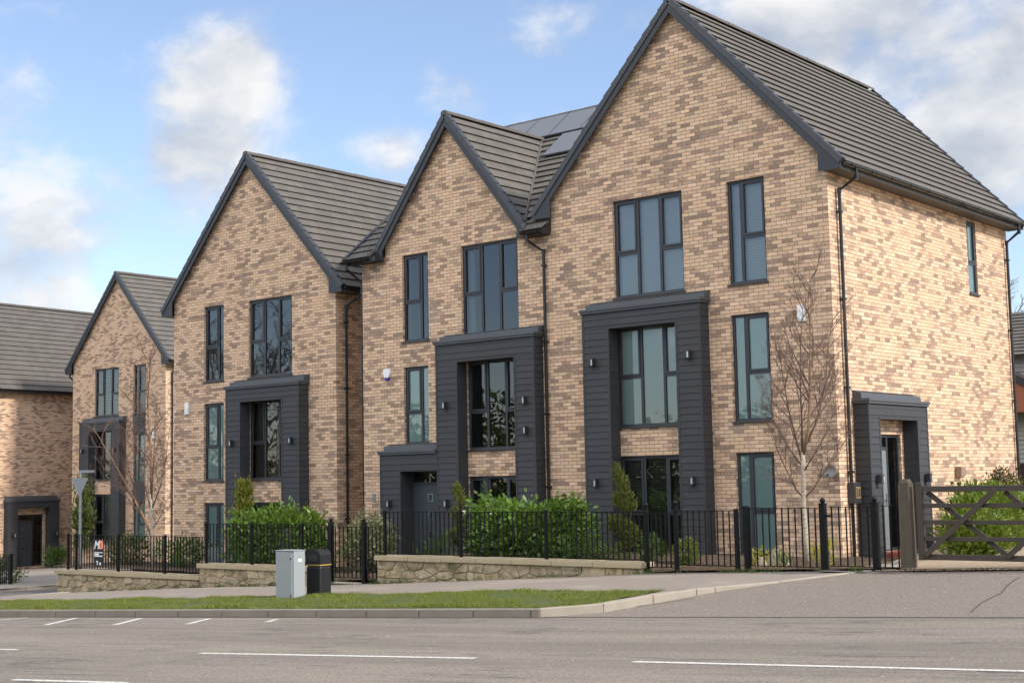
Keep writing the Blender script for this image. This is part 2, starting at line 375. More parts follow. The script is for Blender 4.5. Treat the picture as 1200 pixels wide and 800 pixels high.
M = dict(
    brick=m_brick(), tile=m_tile(), clad=m_cladding(), glass=m_glass(), stone=m_stone(), coping=m_coping(),
    tile_far=m_tile('slate_brown_tile', (.098,.088,.080), (.136,.123,.112)),
    frame=m_plain('anthracite_frame', (.036,.038,.043), .42, var=.1),
    trim=m_plain('verge_trim', (.052,.054,.060), .5, var=.12), ridge=m_plain('ridge_tile', (.10,.088,.078), .8, var=.2, sc_=6),
    barge=m_plain('barge_board', (.030,.031,.036), .45, var=.1), gutter=m_plain('black_plastic', (.012,.012,.013), .25, var=.1),
    soffit=m_plain('soffit_board', (.075,.068,.062), .6, var=.1), lead=m_plain('grey_roof_sheet', (.075,.078,.084), .5, var=.15),
    door=m_plain('grey_door_paint', (.05,.058,.067), .4, var=.08), sidedoor=m_plain('pale_grey_door_paint', (.19,.21,.21), .4, var=.06),
    iron=m_plain('black_iron', (.0055,.0055,.006), .5, var=.2, sc_=8, spec=.2), steel=m_plain('galvanised_steel', (.27,.285,.29), .45, .5, var=.15, sc_=6),
    chrome=m_plain('brushed_metal', (.5,.5,.5), .3, .9, var=.05), white=m_plain('white_plastic', (.78,.78,.76), .4, var=.04),
    blue=m_plain('blue_plastic', (.02,.035,.30), .4), cab=m_plain('grey_cabinet_paint', (.29,.305,.31), .45, var=.06, sc_=4), bin=m_plain('black_bin_plastic', (.009,.009,.010), .5, var=.25, sc_=5, bump=.1),
    gold=m_plain('gold_band', (.45,.30,.09), .4, .2), orange=m_plain('orange_print', (.75,.13,.03), .5, var=.03), lamp=m_plain('lamp_casing', (.045,.046,.05), .35, .3),
    lens=m_plain('lamp_lens', (.45,.46,.45), .15), wood=m_wood(), gatewood=m_gatewood(), line=m_line(), solar=m_solar(),
    concrete=m_plain('kerb_concrete', (.34,.295,.235), .9, var=.28, sc_=2.5, bump=.4, spec=.2, fine=45),
    kerbroad=m_plain('roadside_kerb', (.24,.205,.165), .9, var=.3, sc_=2.5, bump=.5, spec=.2, fine=45),
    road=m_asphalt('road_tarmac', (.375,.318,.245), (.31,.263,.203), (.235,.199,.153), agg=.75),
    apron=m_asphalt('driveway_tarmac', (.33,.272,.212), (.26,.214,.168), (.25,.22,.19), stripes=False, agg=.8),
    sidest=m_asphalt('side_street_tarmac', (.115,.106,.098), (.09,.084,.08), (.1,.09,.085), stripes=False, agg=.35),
    paving=m_paving(), seal=m_plain('joint_sealant', (.075,.066,.057), .8),
    soil=m_soil('bark_soil', (.035,.024,.017), (.085,.058,.038), (.16,.115,.075)), gravel=m_soil('pea_gravel', (.30,.22,.14), (.42,.32,.21), (.52,.42,.30), 40),
    earth=m_soil('bare_turf', (.05,.075,.018), (.09,.12,.03), (.12,.11,.05), 20),
    slab=m_plain('pale_paving', (.34,.30,.25), .9, var=.15, bump=.2), red=m_plain('red_doormat', (.28,.07,.04), .9),
    dishgrey=m_plain('grey_dish_paint', (.20,.185,.17), .6), mortar=m_plain('lime_mortar', (.36,.285,.18), .95, var=.3, sc_=6, bump=.4), plaster=m_plain('room_plaster', (.16,.15,.135), .9),
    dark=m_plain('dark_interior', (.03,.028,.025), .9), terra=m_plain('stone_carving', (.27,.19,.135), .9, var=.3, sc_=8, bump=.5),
    blind_white=m_blind('white_venetian', (.72,.73,.76), .052, .66), blind_teal=m_blind('teal_roller', (.68,.77,.73)),
    blind_pale=m_blind('grey_roller', (.58,.63,.59)), blind_dark=m_blind('dark_venetian', (.105,.095,.08), .055, .15),
    curtain=m_blind('cream_curtain', (.42,.41,.36), .11, .6, True), curtain_dark=m_blind('brown_curtain', (.15,.12,.075), .13, .6, True), shutter=m_blind('dark_shutter', (.20,.19,.17), .11, .12),
    copper=m_blind('copper_curtain', (.22,.10,.055), .08, .5, True),
    bark=m_birch(), twig=m_plain('birch_twig', (.12,.068,.047), .7, var=.3), limb=m_plain('orange_birch_limb', (.235,.14,.075), .7, var=.35, sc_=5),
    greybark=m_plain('grey_bark', (.17,.15,.13), .9, var=.3), stem=m_plain('shrub_stem', (.06,.045,.03), .9),
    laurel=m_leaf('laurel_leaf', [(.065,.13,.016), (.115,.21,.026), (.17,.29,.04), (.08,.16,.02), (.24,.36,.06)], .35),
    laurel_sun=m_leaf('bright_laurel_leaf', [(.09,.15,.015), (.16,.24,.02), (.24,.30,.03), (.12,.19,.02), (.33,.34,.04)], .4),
    conifer=m_leaf('conifer_spray', [(.075,.095,.012), (.135,.15,.02), (.19,.195,.028), (.10,.115,.015)], .7, .15), goldgreen=m_leaf('golden_green_leaf', [(.10,.16,.02), (.17,.24,.03), (.40,.38,.05), (.12,.19,.02)], .45), golden=m_leaf('golden_conifer', [(.16,.17,.015), (.26,.25,.025), (.20,.21,.02)], .6), thuja=m_leaf('green_thuja', [(.045,.07,.012), (.08,.11,.018), (.12,.14,.022)], .7, .15),
    yellow=m_leaf('golden_leaf', [(.38,.34,.03), (.50,.44,.05), (.22,.27,.03)], .45), varieg=m_leaf('variegated_leaf', [(.09,.12,.03), (.42,.40,.22), (.16,.17,.05), (.50,.47,.30), (.10,.12,.04)], .5),
    green=m_leaf('green_leaf', [(.05,.10,.015), (.09,.16,.02), (.14,.22,.035)], .45), brownleaf=m_leaf('dry_flowerhead', [(.10,.07,.04), (.16,.12,.06), (.10,.10,.035)], .8),
    grass=m_leaf('grass_blade', [(.13,.165,.02), (.21,.245,.03), (.28,.30,.045), (.17,.205,.025), (.34,.31,.095)], .55, .3),
    litter=m_leaf('dry_leaf', [(.22,.14,.07), (.12,.075,.04), (.30,.21,.12)], .8, .1),
    red_brick=m_plain('red_brickwork', (.30,.10,.055), .9, var=.25), siding=m_plain('grey_weatherboard', (.30,.28,.26), .7, var=.1),
)

# ---------------------------------------------------------------- ground heights
def lerp(a, b, t): return a+(b-a)*t
HF = [(-120,-4.6),(-60,-2.6),(-42,-1.95),(-19.5,-1.04),(-13.86,-.71),(-8.1,-.445),(-1.7,-.07),(.3,.005),(2.6,.085),(4.9,.17),(12,.5),(60,2.4)]
def hf(x):
    for (a, za), (b, zb) in zip(HF, HF[1:]):
        if x <= b: return lerp(za, zb, (x-a)/(b-a))
    return HF[-1][1]
def rz(x, y): return -.03*((12.2-x)*.985+(-24.3-y)*.17)
def Yk(x): return -9.3+.177*x
def G(x, y):
    """tarmac level"""
    k = Yk(x)
    if y <= k: return rz(x, y)
    if y >= -4: return hf(x)
    t = (y-k)/(-4-k); return lerp(rz(x, k), hf(x), t)

def sheet(name, rows, mat, z=None, dz=0, kind='structure', nsub=24):
    """rows: list of polylines with equal counts; height from G unless z"""
    mb = MB(); idx = []
    zz = z or G
    for r in rows:
        idx.append([len(mb.v)+i for i in range(len(r))]); mb.v += [(x, y, zz(x, y)+dz) for x, y in r]
    for a, b in zip(idx, idx[1:]):
        for i in range(len(a)-1): mb.f.append((a[i], a[i+1], b[i+1], b[i])); mb.m.append(0)
    o = mb.build(name, mat); o['kind'] = kind
    return o
def lin(a, b, n): return [a+(b-a)*i/(n-1) for i in range(n)]

# kerb line: along the road, then round the corner to the timber gate post
CURVE = [(.15,-9.27),(.5,-9.1),(.74,-8.75),(.9,-8.3),(1.0,-7.75),(1.07,-7.2),(1.22,-6.5),(1.5,-5.75),(1.9,-5.0),(2.3,-4.4),(2.52,-4.05)]
kx = lin(-18, .15, 34)
KERB = [(x, Yk(x)) for x in kx] + CURVE[1:]
LEFT_END = [(-18.15,-7.2),(-18.5,-5.4),(-18.75,-4.2)]
def build_ground():
    # far land
    mb = MB(); S = 1500
    mb.face([(-S,-S,-6.0),(S,-S,-6.0),(S,S,-6.0),(-S,S,-6.0)])
    o = mb.build('ground', M['earth']); o['kind'] = 'structure'
    xs = lin(-70, 60, 66)
    rows = [[(x, Yk(x)-d) for x in xs] for d in (60, 30, 16, 10, 7, 5, 3.5, 2.2, 1.2, .5, 0)]
    sheet('road', rows, M['road'], z=lambda x, y: rz(x, y))
    # driveway apron: from the road edge up to the gate
    xs = lin(.15, 60, 60)
    rows = [[(x, lerp(Yk(x), -3.7, t)) for x in xs] for t in lin(0, 1, 10)]
    sheet('driveway', rows, M['apron'], dz=-.003)
    # terrain behind the frontage line
    xs = lin(-70, 60, 66)
    sheet('terrain', [[(x, y) for x in xs] for y in (-3.75, -2, 0, 5, 12, 30, 80)], M['earth'], z=lambda x, y: hf(x)-.12)
    # side street surface left of the corner
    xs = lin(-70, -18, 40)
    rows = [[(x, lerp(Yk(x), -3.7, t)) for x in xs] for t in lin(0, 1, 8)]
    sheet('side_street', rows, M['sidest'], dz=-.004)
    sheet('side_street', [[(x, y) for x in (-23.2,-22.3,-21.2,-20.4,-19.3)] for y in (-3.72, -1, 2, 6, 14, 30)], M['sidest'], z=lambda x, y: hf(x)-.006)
    # pavement, kerb to fence line (a strip of quads between kerb polyline and fence line)
    n = len(KERB)
    back = []
    for i, (x, y) in enumerate(KERB):
        s = i/(n-1); back.append((lerp(-18.75, 2.52, s), -3.95 if i < n-1 else -4.03))
    def kt(i):                                              # kerb upstand
        if i < 34+5: return .115
        return max(.012, .115-(i-38)*.052)
    mb = MB(); idx = []
    for t in lin(0, 1, 9):
        idx.append([len(mb.v)+i for i in range(n)])
        for i in range(n):
            tt = max(t, .05 if i >= 33 else .008); x = lerp(KERB[i][0], back[i][0], tt); y = lerp(KERB[i][1], back[i][1], tt)
            z0 = rz(*KERB[i]) if i < 34 else G(*KERB[i])
            mb.v.append((x, y, lerp(z0+kt(i)-.004, hf(back[i][0])+.0, t)))
    for a, b in zip(idx, idx[1:]):
        for i in range(n-1): mb.f.append((a[i], a[i+1], b[i+1], b[i])); mb.m.append(0)
    o = mb.build('pavement', M['paving']); o['kind'] = 'structure'
    # kerb stones
    def kerb_run(name, pts, zt, mat, w=.13, L=.915, dz=0, depth=.3):
        mb = MB(); P = [Vector((*p, z)) for p, z in zip(pts, zt)]
        d = [0]
        for a, b in zip(P, P[1:]): d.append(d[-1]+(b-a).length)
        def at(s):
            s = max(0, min(s, d[-1]))
            for i in range(len(P)-1):
                if s <= d[i+1]: return P[i].lerp(P[i+1], (s-d[i])/(d[i+1]-d[i]))
            return P[-1]
        s = 0
        while s < d[-1]-.05:
            e = min(s+L, d[-1]); a = at(s+.006); b = at(e-.006); t = (b-a).normalized(); nrm = Vector((-t.y, t.x, 0)).normalized()
            j = rnd.uniform(-.004, .004)
            A, B = a+nrm*j, b+nrm*rnd.uniform(-.004, .004)
            mb.hexa([A-Vector((0,0,depth)), B-Vector((0,0,depth)), B+nrm*w-Vector((0,0,depth)), A+nrm*w-Vector((0,0,depth)), A, B, B+nrm*w, A+nrm*w])
            s = e
        o = mb.build(name, mat, bevel=.012); o['kind'] = 'structure'; return o
    i0 = 34
    kerb_run('kerb', KERB[:i0], [rz(*p)+.115 for p in KERB[:i0]], M['kerbroad'])
    kerb_run('kerb', KERB[i0-1:i0+6], [rz(*KERB[i0-1])+.115]+[G(*KERB[i])+kt(i) for i in range(i0, i0+6)], M['concrete'], w=.15)
    kerb_run('kerb', KERB[i0+5:], [G(*KERB[i])+kt(i)+.004 for i in range(i0+5, len(KERB))], M['concrete'], w=.12, L=1.2)
    # strip of stone edging round the left corner of the pavement, and kerb across the side street
    kerb_run('kerb', [(-18.2,-12.4),(-18.3,-9)]+LEFT_END, [G(-18.2,-12.4)+.02,G(-18.3,-9)+.02]+[G(*p)+.02 for p in LEFT_END], M['concrete'], w=.2)
    fk = [(-27,-6.4),(-24.2,-4.9),(-23.2,-3.6),(-22.9,-2.4),(-22.8,0),(-22.8,6),(-22.8,14)]
    kerb_run('kerb', fk, [G(x, y)+.1 if y < -4 else hf(x)+.1 for x, y in fk], M['concrete'], w=.14)
    sheet('pavement', [[(lerp(x, -60, t), y+(0 if t == 0 else 0)) for t in (0, .1, .3, .6, 1)] for x, y in fk], M['paving'], z=lambda x, y: hf(x)+.092 if y > -4 else G(x, y)+.092)
    # channel joint along the road edge and an old crack in the driveway
    def ribbon(name, pts, w, mat, dz):
        mb = MB()
        for a, b in zip(pts, pts[1:]):
            va, vb = Vector((*a, 0)), Vector((*b, 0)); t = (vb-va).normalized(); q = Vector((-t.y, t.x, 0))*w/2
            c = []
            for p in (va-q, vb-q, vb+q, va+q):
                c.append((p.x, p.y, max(G(p.x, p.y), rz(p.x, p.y) if p.y <= Yk(p.x)+.01 else -99)+dz))
            mb.face(c)
        o = mb.build(name, mat); o['kind'] = 'structure'; return o
    ribbon('road_joint', [(x, Yk(x)+.02+.01*math.sin(x*3)) for x in lin(.2, 30, 60)], .05, M['seal'], .004)
    ribbon('road_joint', [(.4,-8.95),(.8,-8.35),(1.3,-7.2)], .025, M['seal'], .003)
    ribbon('road_joint', [(5.6,-7.9),(5.45,-7.2),(5.4,-6.4),(5.2,-5.6),(5.1,-4.9)], .018, M['seal'], .004)
    ribbon('road_joint', [(x, Yk(x)-.05) for x in lin(-18, .3, 40)], .07, M['seal'], .004)
    # painted markings
    def mark(p, q, w):
        n = max(2, int(math.dist(p, q)/.5)); ribbon('road_marking', [(lerp(p[0],q[0],i/n), lerp(p[1],q[1],i/n)) for i in range(n+1)], w, M['line'], .004)
    mark((-1.15,-13.94), (2.54,-13.31), .10); mark((4.32,-13.04), (7.9,-12.56), .10); mark((7.9,-12.56), (9.2,-12.38), .10)
    mark((-1.13,-16.33), (.43,-16.03), .10); mark((-2.6,-16.6), (-1.4,-16.38), .08)
    mark((-7.9,-15.05),(-4.2,-14.45),.1)
    for a, b in (((-9.9,-12.5),(-9.44,-11.12)),((-7.55,-11.97),(-8.27,-10.95)),((-6.16,-11.67),(-6.8,-10.75)),((-4.9,-11.28),(-5.38,-10.5)),((-3.77,-10.72),(-3.99,-10.35))): mark(a, b, .10)
    mark((-21.5,-6.6),(-20.0,-2.9),.1)
    # grass verge: turf body + blades
    xs = lin(-17.6, .72, 60)
    def gback(x): return -7.02-.33*max(0, -1-x)*.35-.10*max(0, -6-x) + .12*math.sin(x*1.7)*min(1, max(0, (.3-x)))
    def gfront(x):
        if x <= .15: return Yk(x)+.13
        for (a, ya), (b, yb) in zip(CURVE, CURVE[1:]):
            if a <= x <= b: return lerp(ya, yb, (x-a)/(b-a))+.22
        return -7.2
    def ph(x, y):
        k = Yk(x); t = (y-k)/(-3.95-k); return lerp(rz(x, k)+.111, hf(x), t)
    rows = []
    for j in range(8):
        t = j/7; rows.append([(x, lerp(gfront(x), max(gfront(x)+.02, gback(x)), t)) for x in xs])
    mb = MB(); idx = []
    for j, r in enumerate(rows):
        idx.append([len(mb.v)+i for i in range(len(r))])
        mb.v += [(x, y, ph(x, y)+(.0 if j in (0, 7) else .028+.012*math.sin(x*5+j*2))) for x, y in r]
    for a, b in zip(idx, idx[1:]):
        for i in range(len(a)-1): mb.f.append((a[i], a[i+1], b[i+1], b[i])); mb.m.append(0)
    o = mb.build('grass_verge', M['earth'], smooth=True); tag(o, kind='structure')
    nb = 90000; rg = np.random.default_rng(3)
    x = -17.6+rg.random(nb)**.8*18.3; t = rg.random(nb)
    f = np.array([gfront(a) for a in x]); bk = np.array([max(gfront(a)+.02, gback(a)) for a in x]); y = f+(bk-f)*t+rg.normal(0, .02, nb)
    z = np.array([ph(a, b) for a, b in zip(x, y)])+.01
    tuft = .6+.8*np.clip(np.sin(x*2.3+np.sin(y*3)*2)*.5+np.sin(x*7.1+y*5)*.3+.5, 0, 1.2)
    h = (.022+.028*rg.random(nb))*tuft; w = .004+.004*rg.random(nb); a = rg.random(nb)*6.283; le = rg.normal(0, .5, (nb, 2))*h[:, None]
    V = np.empty((nb, 3, 3)); ca, sa = np.cos(a)*w, np.sin(a)*w
    V[:, 0] = np.stack([x-ca, y-sa, z], 1); V[:, 1] = np.stack([x+ca, y+sa, z], 1); V[:, 2] = np.stack([x+le[:, 0], y+le[:, 1], z+h], 1)
    o = tri_mesh('grass', V, M['grass']); tag(o, 'short bright green mown grass covering the roadside verge', 'grass', kind='stuff')

def tri_mesh(name, V, mat, parent=None):
    """V: (n,k,3) n separate k-gons"""
    n, k = V.shape[:2]
    me = bpy.data.meshes.new(name); me.vertices.add(n*k); me.loops.add(n*k); me.polygons.add(n)
    me.vertices.foreach_set('co', V.astype(np.float32).ravel()); me.loops.foreach_set('vertex_index', np.arange(n*k, dtype=np.int32))
    me.polygons.foreach_set('loop_start', np.arange(0, n*k, k, dtype=np.int32))
    me.polygons.foreach_set('loop_total', np.full(n, k, dtype=np.int32))
    me.update(calc_edges=True); me.validate(); me.materials.append(mat)
    o = bpy.data.objects.new(name, me); COL.objects.link(o)
    if parent: o.parent = parent
    return o

# ---------------------------------------------------------------- house pieces
FR = lambda p: p                                    # front wall: u=x, d=y
def RS(p): return (-p[1], p[0], p[2])               # right-hand side wall: u=y, d=-x

def wall_face(mb, u0, u1, zb, top, openings, d=0.0, reveal=.10):
    """brick wall in local (u,d,z); top: [(u,z)..]; openings: (u0,u1,z0,z1)"""
    def zt(u):
        for (a, za), (b, zb_) in zip(top, top[1:]):
            if a-1e-9 <= u <= b+1e-9: return lerp(za, zb_, (u-a)/(b-a)) if b > a else za
        return top[-1][1]
    br = sorted({round(x, 4) for x in [u0, u1]+[t[0] for t in top]+[o[0] for o in openings]+[o[1] for o in openings] if u0 <= x <= u1})
    for a, b in zip(br, br[1:]):
        m = (a+b)/2; cuts = sorted((o[2], o[3]) for o in openings if o[0] < m < o[1])
        z = zb
        for c0, c1 in cuts:
            if c0 > z+1e-4: mb.face([(a,d,z),(b,d,z),(b,d,c0),(a,d,c0)])
            z = c1
        mb.face([(a,d,z),(b,d,z),(b,d,zt(b-1e-7)),(a,d,zt(a+1e-7))])
    for a, b, z0, z1 in openings:
        r = d+reveal
        mb.face([(a,d,z0),(a,r,z0),(a,r,z1),(a,d,z1)]); mb.face([(b,r,z0),(b,d,z0),(b,d,z1),(b,r,z1)])
        mb.face([(a,d,z1),(a,r,z1),(b,r,z1),(b,d,z1)]); mb.face([(a,r,z0),(a,d,z0),(b,d,z0),(b,r,z0)])

WIDE = [(.335, .56), (.33, None), (.335, .56)]
NAR = [(.30, None), (.70, .43)]                      # slim light on the left; transom height as a fraction from the sill
NARM = [(.70, .43), (.30, None)]
def flip(c): return list(reversed(c))
def window(parent, T, u0, u1, z0, z1, cols, blind=None, d=.065, trans=.45, sill=True, curtains=None):
    """frame > pane, blind, sill"""
    f = MB(T); g = MB(T); b = .055; t = .06; D0, D1 = d, d+.06
    f.box(u0, u0+b, D0, D1, z0, z1); f.box(u1-b, u1, D0, D1, z0, z1); f.box(u0+b, u1-b, D0, D1, z1-b, z1); f.box(u0+b, u1-b, D0, D1, z0, z0+b)
    w = (u1-u0)-2*b-t*(len(cols)-1); tot = sum(c[0] for c in cols); u = u0+b
    for i, (fr, tr) in enumerate(cols):
        ww = w*fr/tot; a, e = u, u+ww
        if i < len(cols)-1: f.box(e, e+t, D0+.002, D1-.002, z0+b, z1-b)
        if tr is not None:
            zt = z0+(z1-z0)*trans
            f.box(a, e, D0+.003, D1-.004, zt-.03, zt+.03)
            # opening sash above the transom
            s = .04
            f.box(a, a+s, D0-.014, D0+.03, zt+.03, z1-b); f.box(e-s, e, D0-.014, D0+.03, zt+.03, z1-b)
            f.box(a+s, e-s, D0-.014, D0+.03, z1-b-s, z1-b); f.box(a+s, e-s, D0-.014, D0+.03, zt+.03, zt+.03+s)
            f.box(a+.05, e-.05, D0-.024, D0-.0145, z1-b-.018, z1-b-.004)      # trickle vent
        g.face([(a,D0+.028,z0+b),(e,D0+.028,z0+b),(e,D0+.028,z1-b),(a,D0+.028,z1-b)])
        u = e+t
    fo = f.build('window', M['frame'], parent)
    g.build('pane', M['glass'], fo)
    if blind:
        bd_ = D0+.036 if blind in ('blind_teal', 'blind_pale') else D1+.05
        k = MB(T); k.box(u0+.012, u1-.012, bd_, bd_+.012, z0+.012, z1-.012); k.build('blind', M[blind], fo)
    if curtains:
        W = u1-u0
        for a, e in curtains[1]:
            k = MB(T); n = 10
            for i in range(n):
                x0 = u0+W*lerp(a, e, i/n); x1 = u0+W*lerp(a, e, (i+1)/n); p = .03*(i % 2); q = .03*((i+1) % 2)
                k.face([(x0,D1+.10+p,z0+.02),(x1,D1+.10+q,z0+.02),(x1,D1+.10+q,z1-.03),(x0,D1+.10+p,z1-.03)])
            k.build('curtain', M[curtains[0]], fo)
    if sill:
        k = MB(T); k.box(u0-.03, u1+.03, -.045, D0+.01, z0-.035, z0-.001); k.build('sill', M['frame'], fo, bevel=.004)
    return fo

def clad_faces(mb, u0, u1, z0, z1, T2, zg=0.0, bd=.14):
    """lapped boards on a plane: T2(u, outward, z)"""
    i0 = math.floor((z0-zg)/bd+1e-6)
    z = z0; i = i0
    while z < z1-1e-4:
        e = min(zg+(i+1)*bd, z1)
        p = .013*(e-z)/bd
        mb.face([T2(u0,p+.001,z),T2(u1,p+.001,z),T2(u1,.001,e),T2(u0,.001,e)])
        mb.face([T2(u0,0,z),T2(u1,0,z),T2(u1,p+.001,z),T2(u0,p+.001,z)])
        mb.face([T2(u0,0,z),T2(u0,p+.001,z),T2(u0,.001,e)]); mb.face([T2(u1,p+.001,z),T2(u1,0,z),T2(u1,.001,e)])
        z = e; i += 1

def bay(parent, T, u0, u1, z0, z1, ou0, ou1, oz1, d=.33, lamps=(), cornice=True, low=None, name='cladding_surround', upright=0.02):
    """clad portal standing d proud of the wall (local depth -d..0); low: extra porch portal (lu0, lu1, lz1, lo0, lo1, loz1)"""
    mb = MB(T)
    def front(off): return lambda u, o, z: (u, -d-o+off, z)
    def post(a, b, za, zb):
        clad_faces(mb, a+.025, b-.025, za, zb, front(0), z0)
    def returns(a, b, za, zb):
        clad_faces(mb, -d+.025, 0, za, zb, lambda u, o, z: (b+o-.012, u, z), z0)
        clad_faces(mb, -d+.025, 0, za, zb, lambda u, o, z: (a-o+.012, -u-d, z) if False else (a-o+.012, u, z), z0)
    def corner(u, za, zb): mb.box(u-.025, u+.025, -d-.014, -d+.03, za, zb)
    # main portal
    post(u0, ou0, z0, oz1); post(ou1, u1, z0, oz1)
    clad_faces(mb, u0+.025, u1-.025, oz1, z1, front(0), z0)
    returns(u0, u1, z0, z1)
    for u in (u0+.02, u1-.02): corner(u, z0, z1)
    for u in (ou0-.012, ou1+.012): corner(u, z0, oz1)
    # inner reveals and soffit, set back to the wall
    clad_faces(mb, -d+.02, -.001, z0, oz1, lambda u, o, z: (ou0+.004+o*.6, u, z), z0)
    clad_faces(mb, -d+.02, -.001, z0, oz1, lambda u, o, z: (ou1-.004-o*.6, u, z), z0)
    mb.box(ou0, ou1, -d-.005, -.001, oz1-.012, oz1+.03)
    mb.box(ou0-.02, ou1+.02, -d-.016, -d+.01, oz1-.014, oz1+.03)
    if low:
        l0, l1, lz, o0, o1, oz = low
        post(l0, o0, z0, oz)
        if o1 < l1-.1: post(o1, l1, z0, oz); corner(o1+.012, z0, oz)
        clad_faces(mb, l0+.025, l1+.03, oz, lz, front(0), z0)
        clad_faces(mb, -d+.025, 0, z0, lz, lambda u, o, z: (l0-o+.012, u, z), z0)
        corner(l0+.02, z0, lz); corner(o0-.012, z0, oz)
        clad_faces(mb, -d+.02, .049, z0, oz, lambda u, o, z: (o0+.004+o*.6, u, z), z0)
        clad_faces(mb, -d+.02, .049, z0, oz, lambda u, o, z: (o1-.004-o*.6, u, z), z0)
        mb.box(o0, o1, -d-.005, -.001, oz-.012, oz+.03)
    so = mb.build(name, M['clad'], parent)
    def cap(a, b, z, ra=.03, rb=.03):
        c = MB(T)
        c.box(a-ra, b+rb, -d-.045, -.002, z, z+.045); c.box(a-ra-.02, b+rb+.02, -d-.065, -.003, z+.046, z+.10)
        # low sloping roof sheet running up to the wall
        c.hexa([(a-.0,-d+.12,z+.1005),(b+rb,-d+.12,z+.1005),(b+rb,-.004,z+.1005),(a+.0,-.004,z+.1005),(a,-d+.13,z+.21),(b+rb,-d+.13,z+.21),(b+rb+.02,-.004,z+.245),(a,-.004,z+.245)])
        c.box(a-.01, b+rb+.03, -.05, -.0025, z+.246, z+.262)
        c.build('cornice', M['lead'], so, bevel=.004)
    if cornice: cap(u0, u1, z1)
    if low: cap(low[0], low[1]-.035, low[2], .03, 0)
    for u, z in lamps: wall_lamp(so, T, u, -d-.012, z)
    return so

def wall_lamp(parent, T, u, d, z):
    k = MB(T); k.box(u-.045, u+.045, d-.025, d, z-.05, z+.07); k.box(u-.06, u+.06, d-.12, d-.026, z-.085, z+.085)
    o = k.build('wall_lamp', M['lamp'], parent, bevel=.006)
    k = MB(T); k.box(u+.018, u+.052, d-.128, d-.1205, z-.07, z+.05); k.build('lens', M['lens'], o)

def roof_slope(mb, P, U, L, S, SL, N, g=.31, thick=.040):
    """P eave corner; U along eave (length L); S up slope (length SL); N outward"""
    n = max(1, round(SL/g)); gg = SL/n
    for i in range(n):
        s0 = i*gg; s1 = min(SL, s0+gg+.03)
        for a, b in ((0, L),):
            lo = P+S*s0; hi = P+S*s1
            q = [lo+U*a+N*(thick+.012), lo+U*b+N*(thick+.012), hi+U*b+N*.010, hi+U*a+N*.010]
            mb.face([tuple(x) for x in q])
            r = [lo+S*.035-N*.004+U*a, lo+S*.035+U*b-N*.004, lo+U*b+N*(thick+.012), lo+U*a+N*(thick+.012)]
            mb.face([tuple(x) for x in r])
    mb.face([tuple(P+U*x+S*y-N*.02) for x, y in ((0,0),(L,0),(L,SL),(0,SL))])

def verge(mbB, mbT, xt, zt, xr, zr, y0, side, wall_x, soff, box=True):
    """barge board (mbB) and dry-verge caps (mbT) from eave tip (xt,zt) to ridge (xr,zr); side=-1 left foot, +1 right foot"""
    e = Vector((xt, 0, zt)); r = Vector((xr, 0, zr)); s = (r-e).normalized(); nrm = Vector((-s.z, 0, s.x))
    if nrm.z < 0: nrm = -nrm
    w = .165
    lowr = xr
    # barge: upper edge just under tile line, lower edge w below, mitred at ridge
    k = w/abs(nrm.z)
    a = [(xt, zt-.02), (xr, zr-.02), (xr, zr-.02-k), (xt, zt-.02-k)]
    pts = a if side < 0 else list(reversed(a))
    # clip the foot at soffit level
    tan = (zr-zt)/(xr-xt)
    xf = xt+(soff-(zt-.02-k))/tan                        # where lower edge meets the soffit level
    foot = [(xt, zt-.02), (xr, zr-.02), (xr, zr-.02-k), (xf, soff), (xt, soff)]
    mbB.prism(list(reversed(foot)) if side < 0 else foot, y0-.028, y0)
    if box:
        ins = wall_x+side*(-.10)
        za = lambda x: zt-.02-k+(x-xt)*tan
        bx = [(xf, soff), (ins, za(ins)), (ins, soff-.0)]
        if abs(ins-xt) > abs(xf-xt): mbB.prism(bx if side < 0 else list(reversed(bx)), y0-.026, y0-.002)
    # caps
    Lh = (r-e).length; n = max(2, round(Lh/.31)); g = Lh/n
    for i in range(n):
        p = e+s*(i*g); q = e+s*(i*g+g+.02 if i < n-1 else Lh); up = .062; dn = -.055
        c = []
        for (b, lift) in ((p, .024), (q, 0)):
            c.append((b+nrm*dn, b+nrm*(up+lift)))
        (p0, p1), (q0, q1) = c
        ya, yb = y0-.052, y0+.075
        H = [(p0.x,ya,p0.z),(q0.x,ya,q0.z),(q0.x,yb,q0.z),(p0.x,yb,p0.z),(p1.x,ya,p1.z),(q1.x,ya,q1.z),(q1.x,yb,q1.z),(p1.x,yb,p1.z)]
        if side > 0: H = [H[1],H[0],H[3],H[2],H[5],H[4],H[7],H[6]]
        mbT.hexa(H)

def ridge_run(mb, p, q, r=.11):
    p = Vector(p); q = Vector(q); L = (q-p).length; n = round(L/.45); t = (q-p)/n; a = t.normalized(); b = Vector((0,0,1)); c = a.cross(b)
    for i in range(n):
        A = p+t*i; B = p+t*(i+1)+a*.02
        for (w0, w1) in zip(lin(-.2, math.pi+.2, 8), lin(-.2, math.pi+.2, 8)[1:]):
            rr = r+.006*(i % 2)
            f = lambda P, w: tuple(P+c*(rr*math.cos(w))+b*(rr*.8*math.sin(w)))
            mb.face([f(A,w0),f(A,w1),f(B,w1),f(B,w0)])
        mb.face([tuple(A+c*(r*math.cos(w))+b*(r*.8*math.sin(w))) for w in lin(-.2, math.pi+.2, 8)])

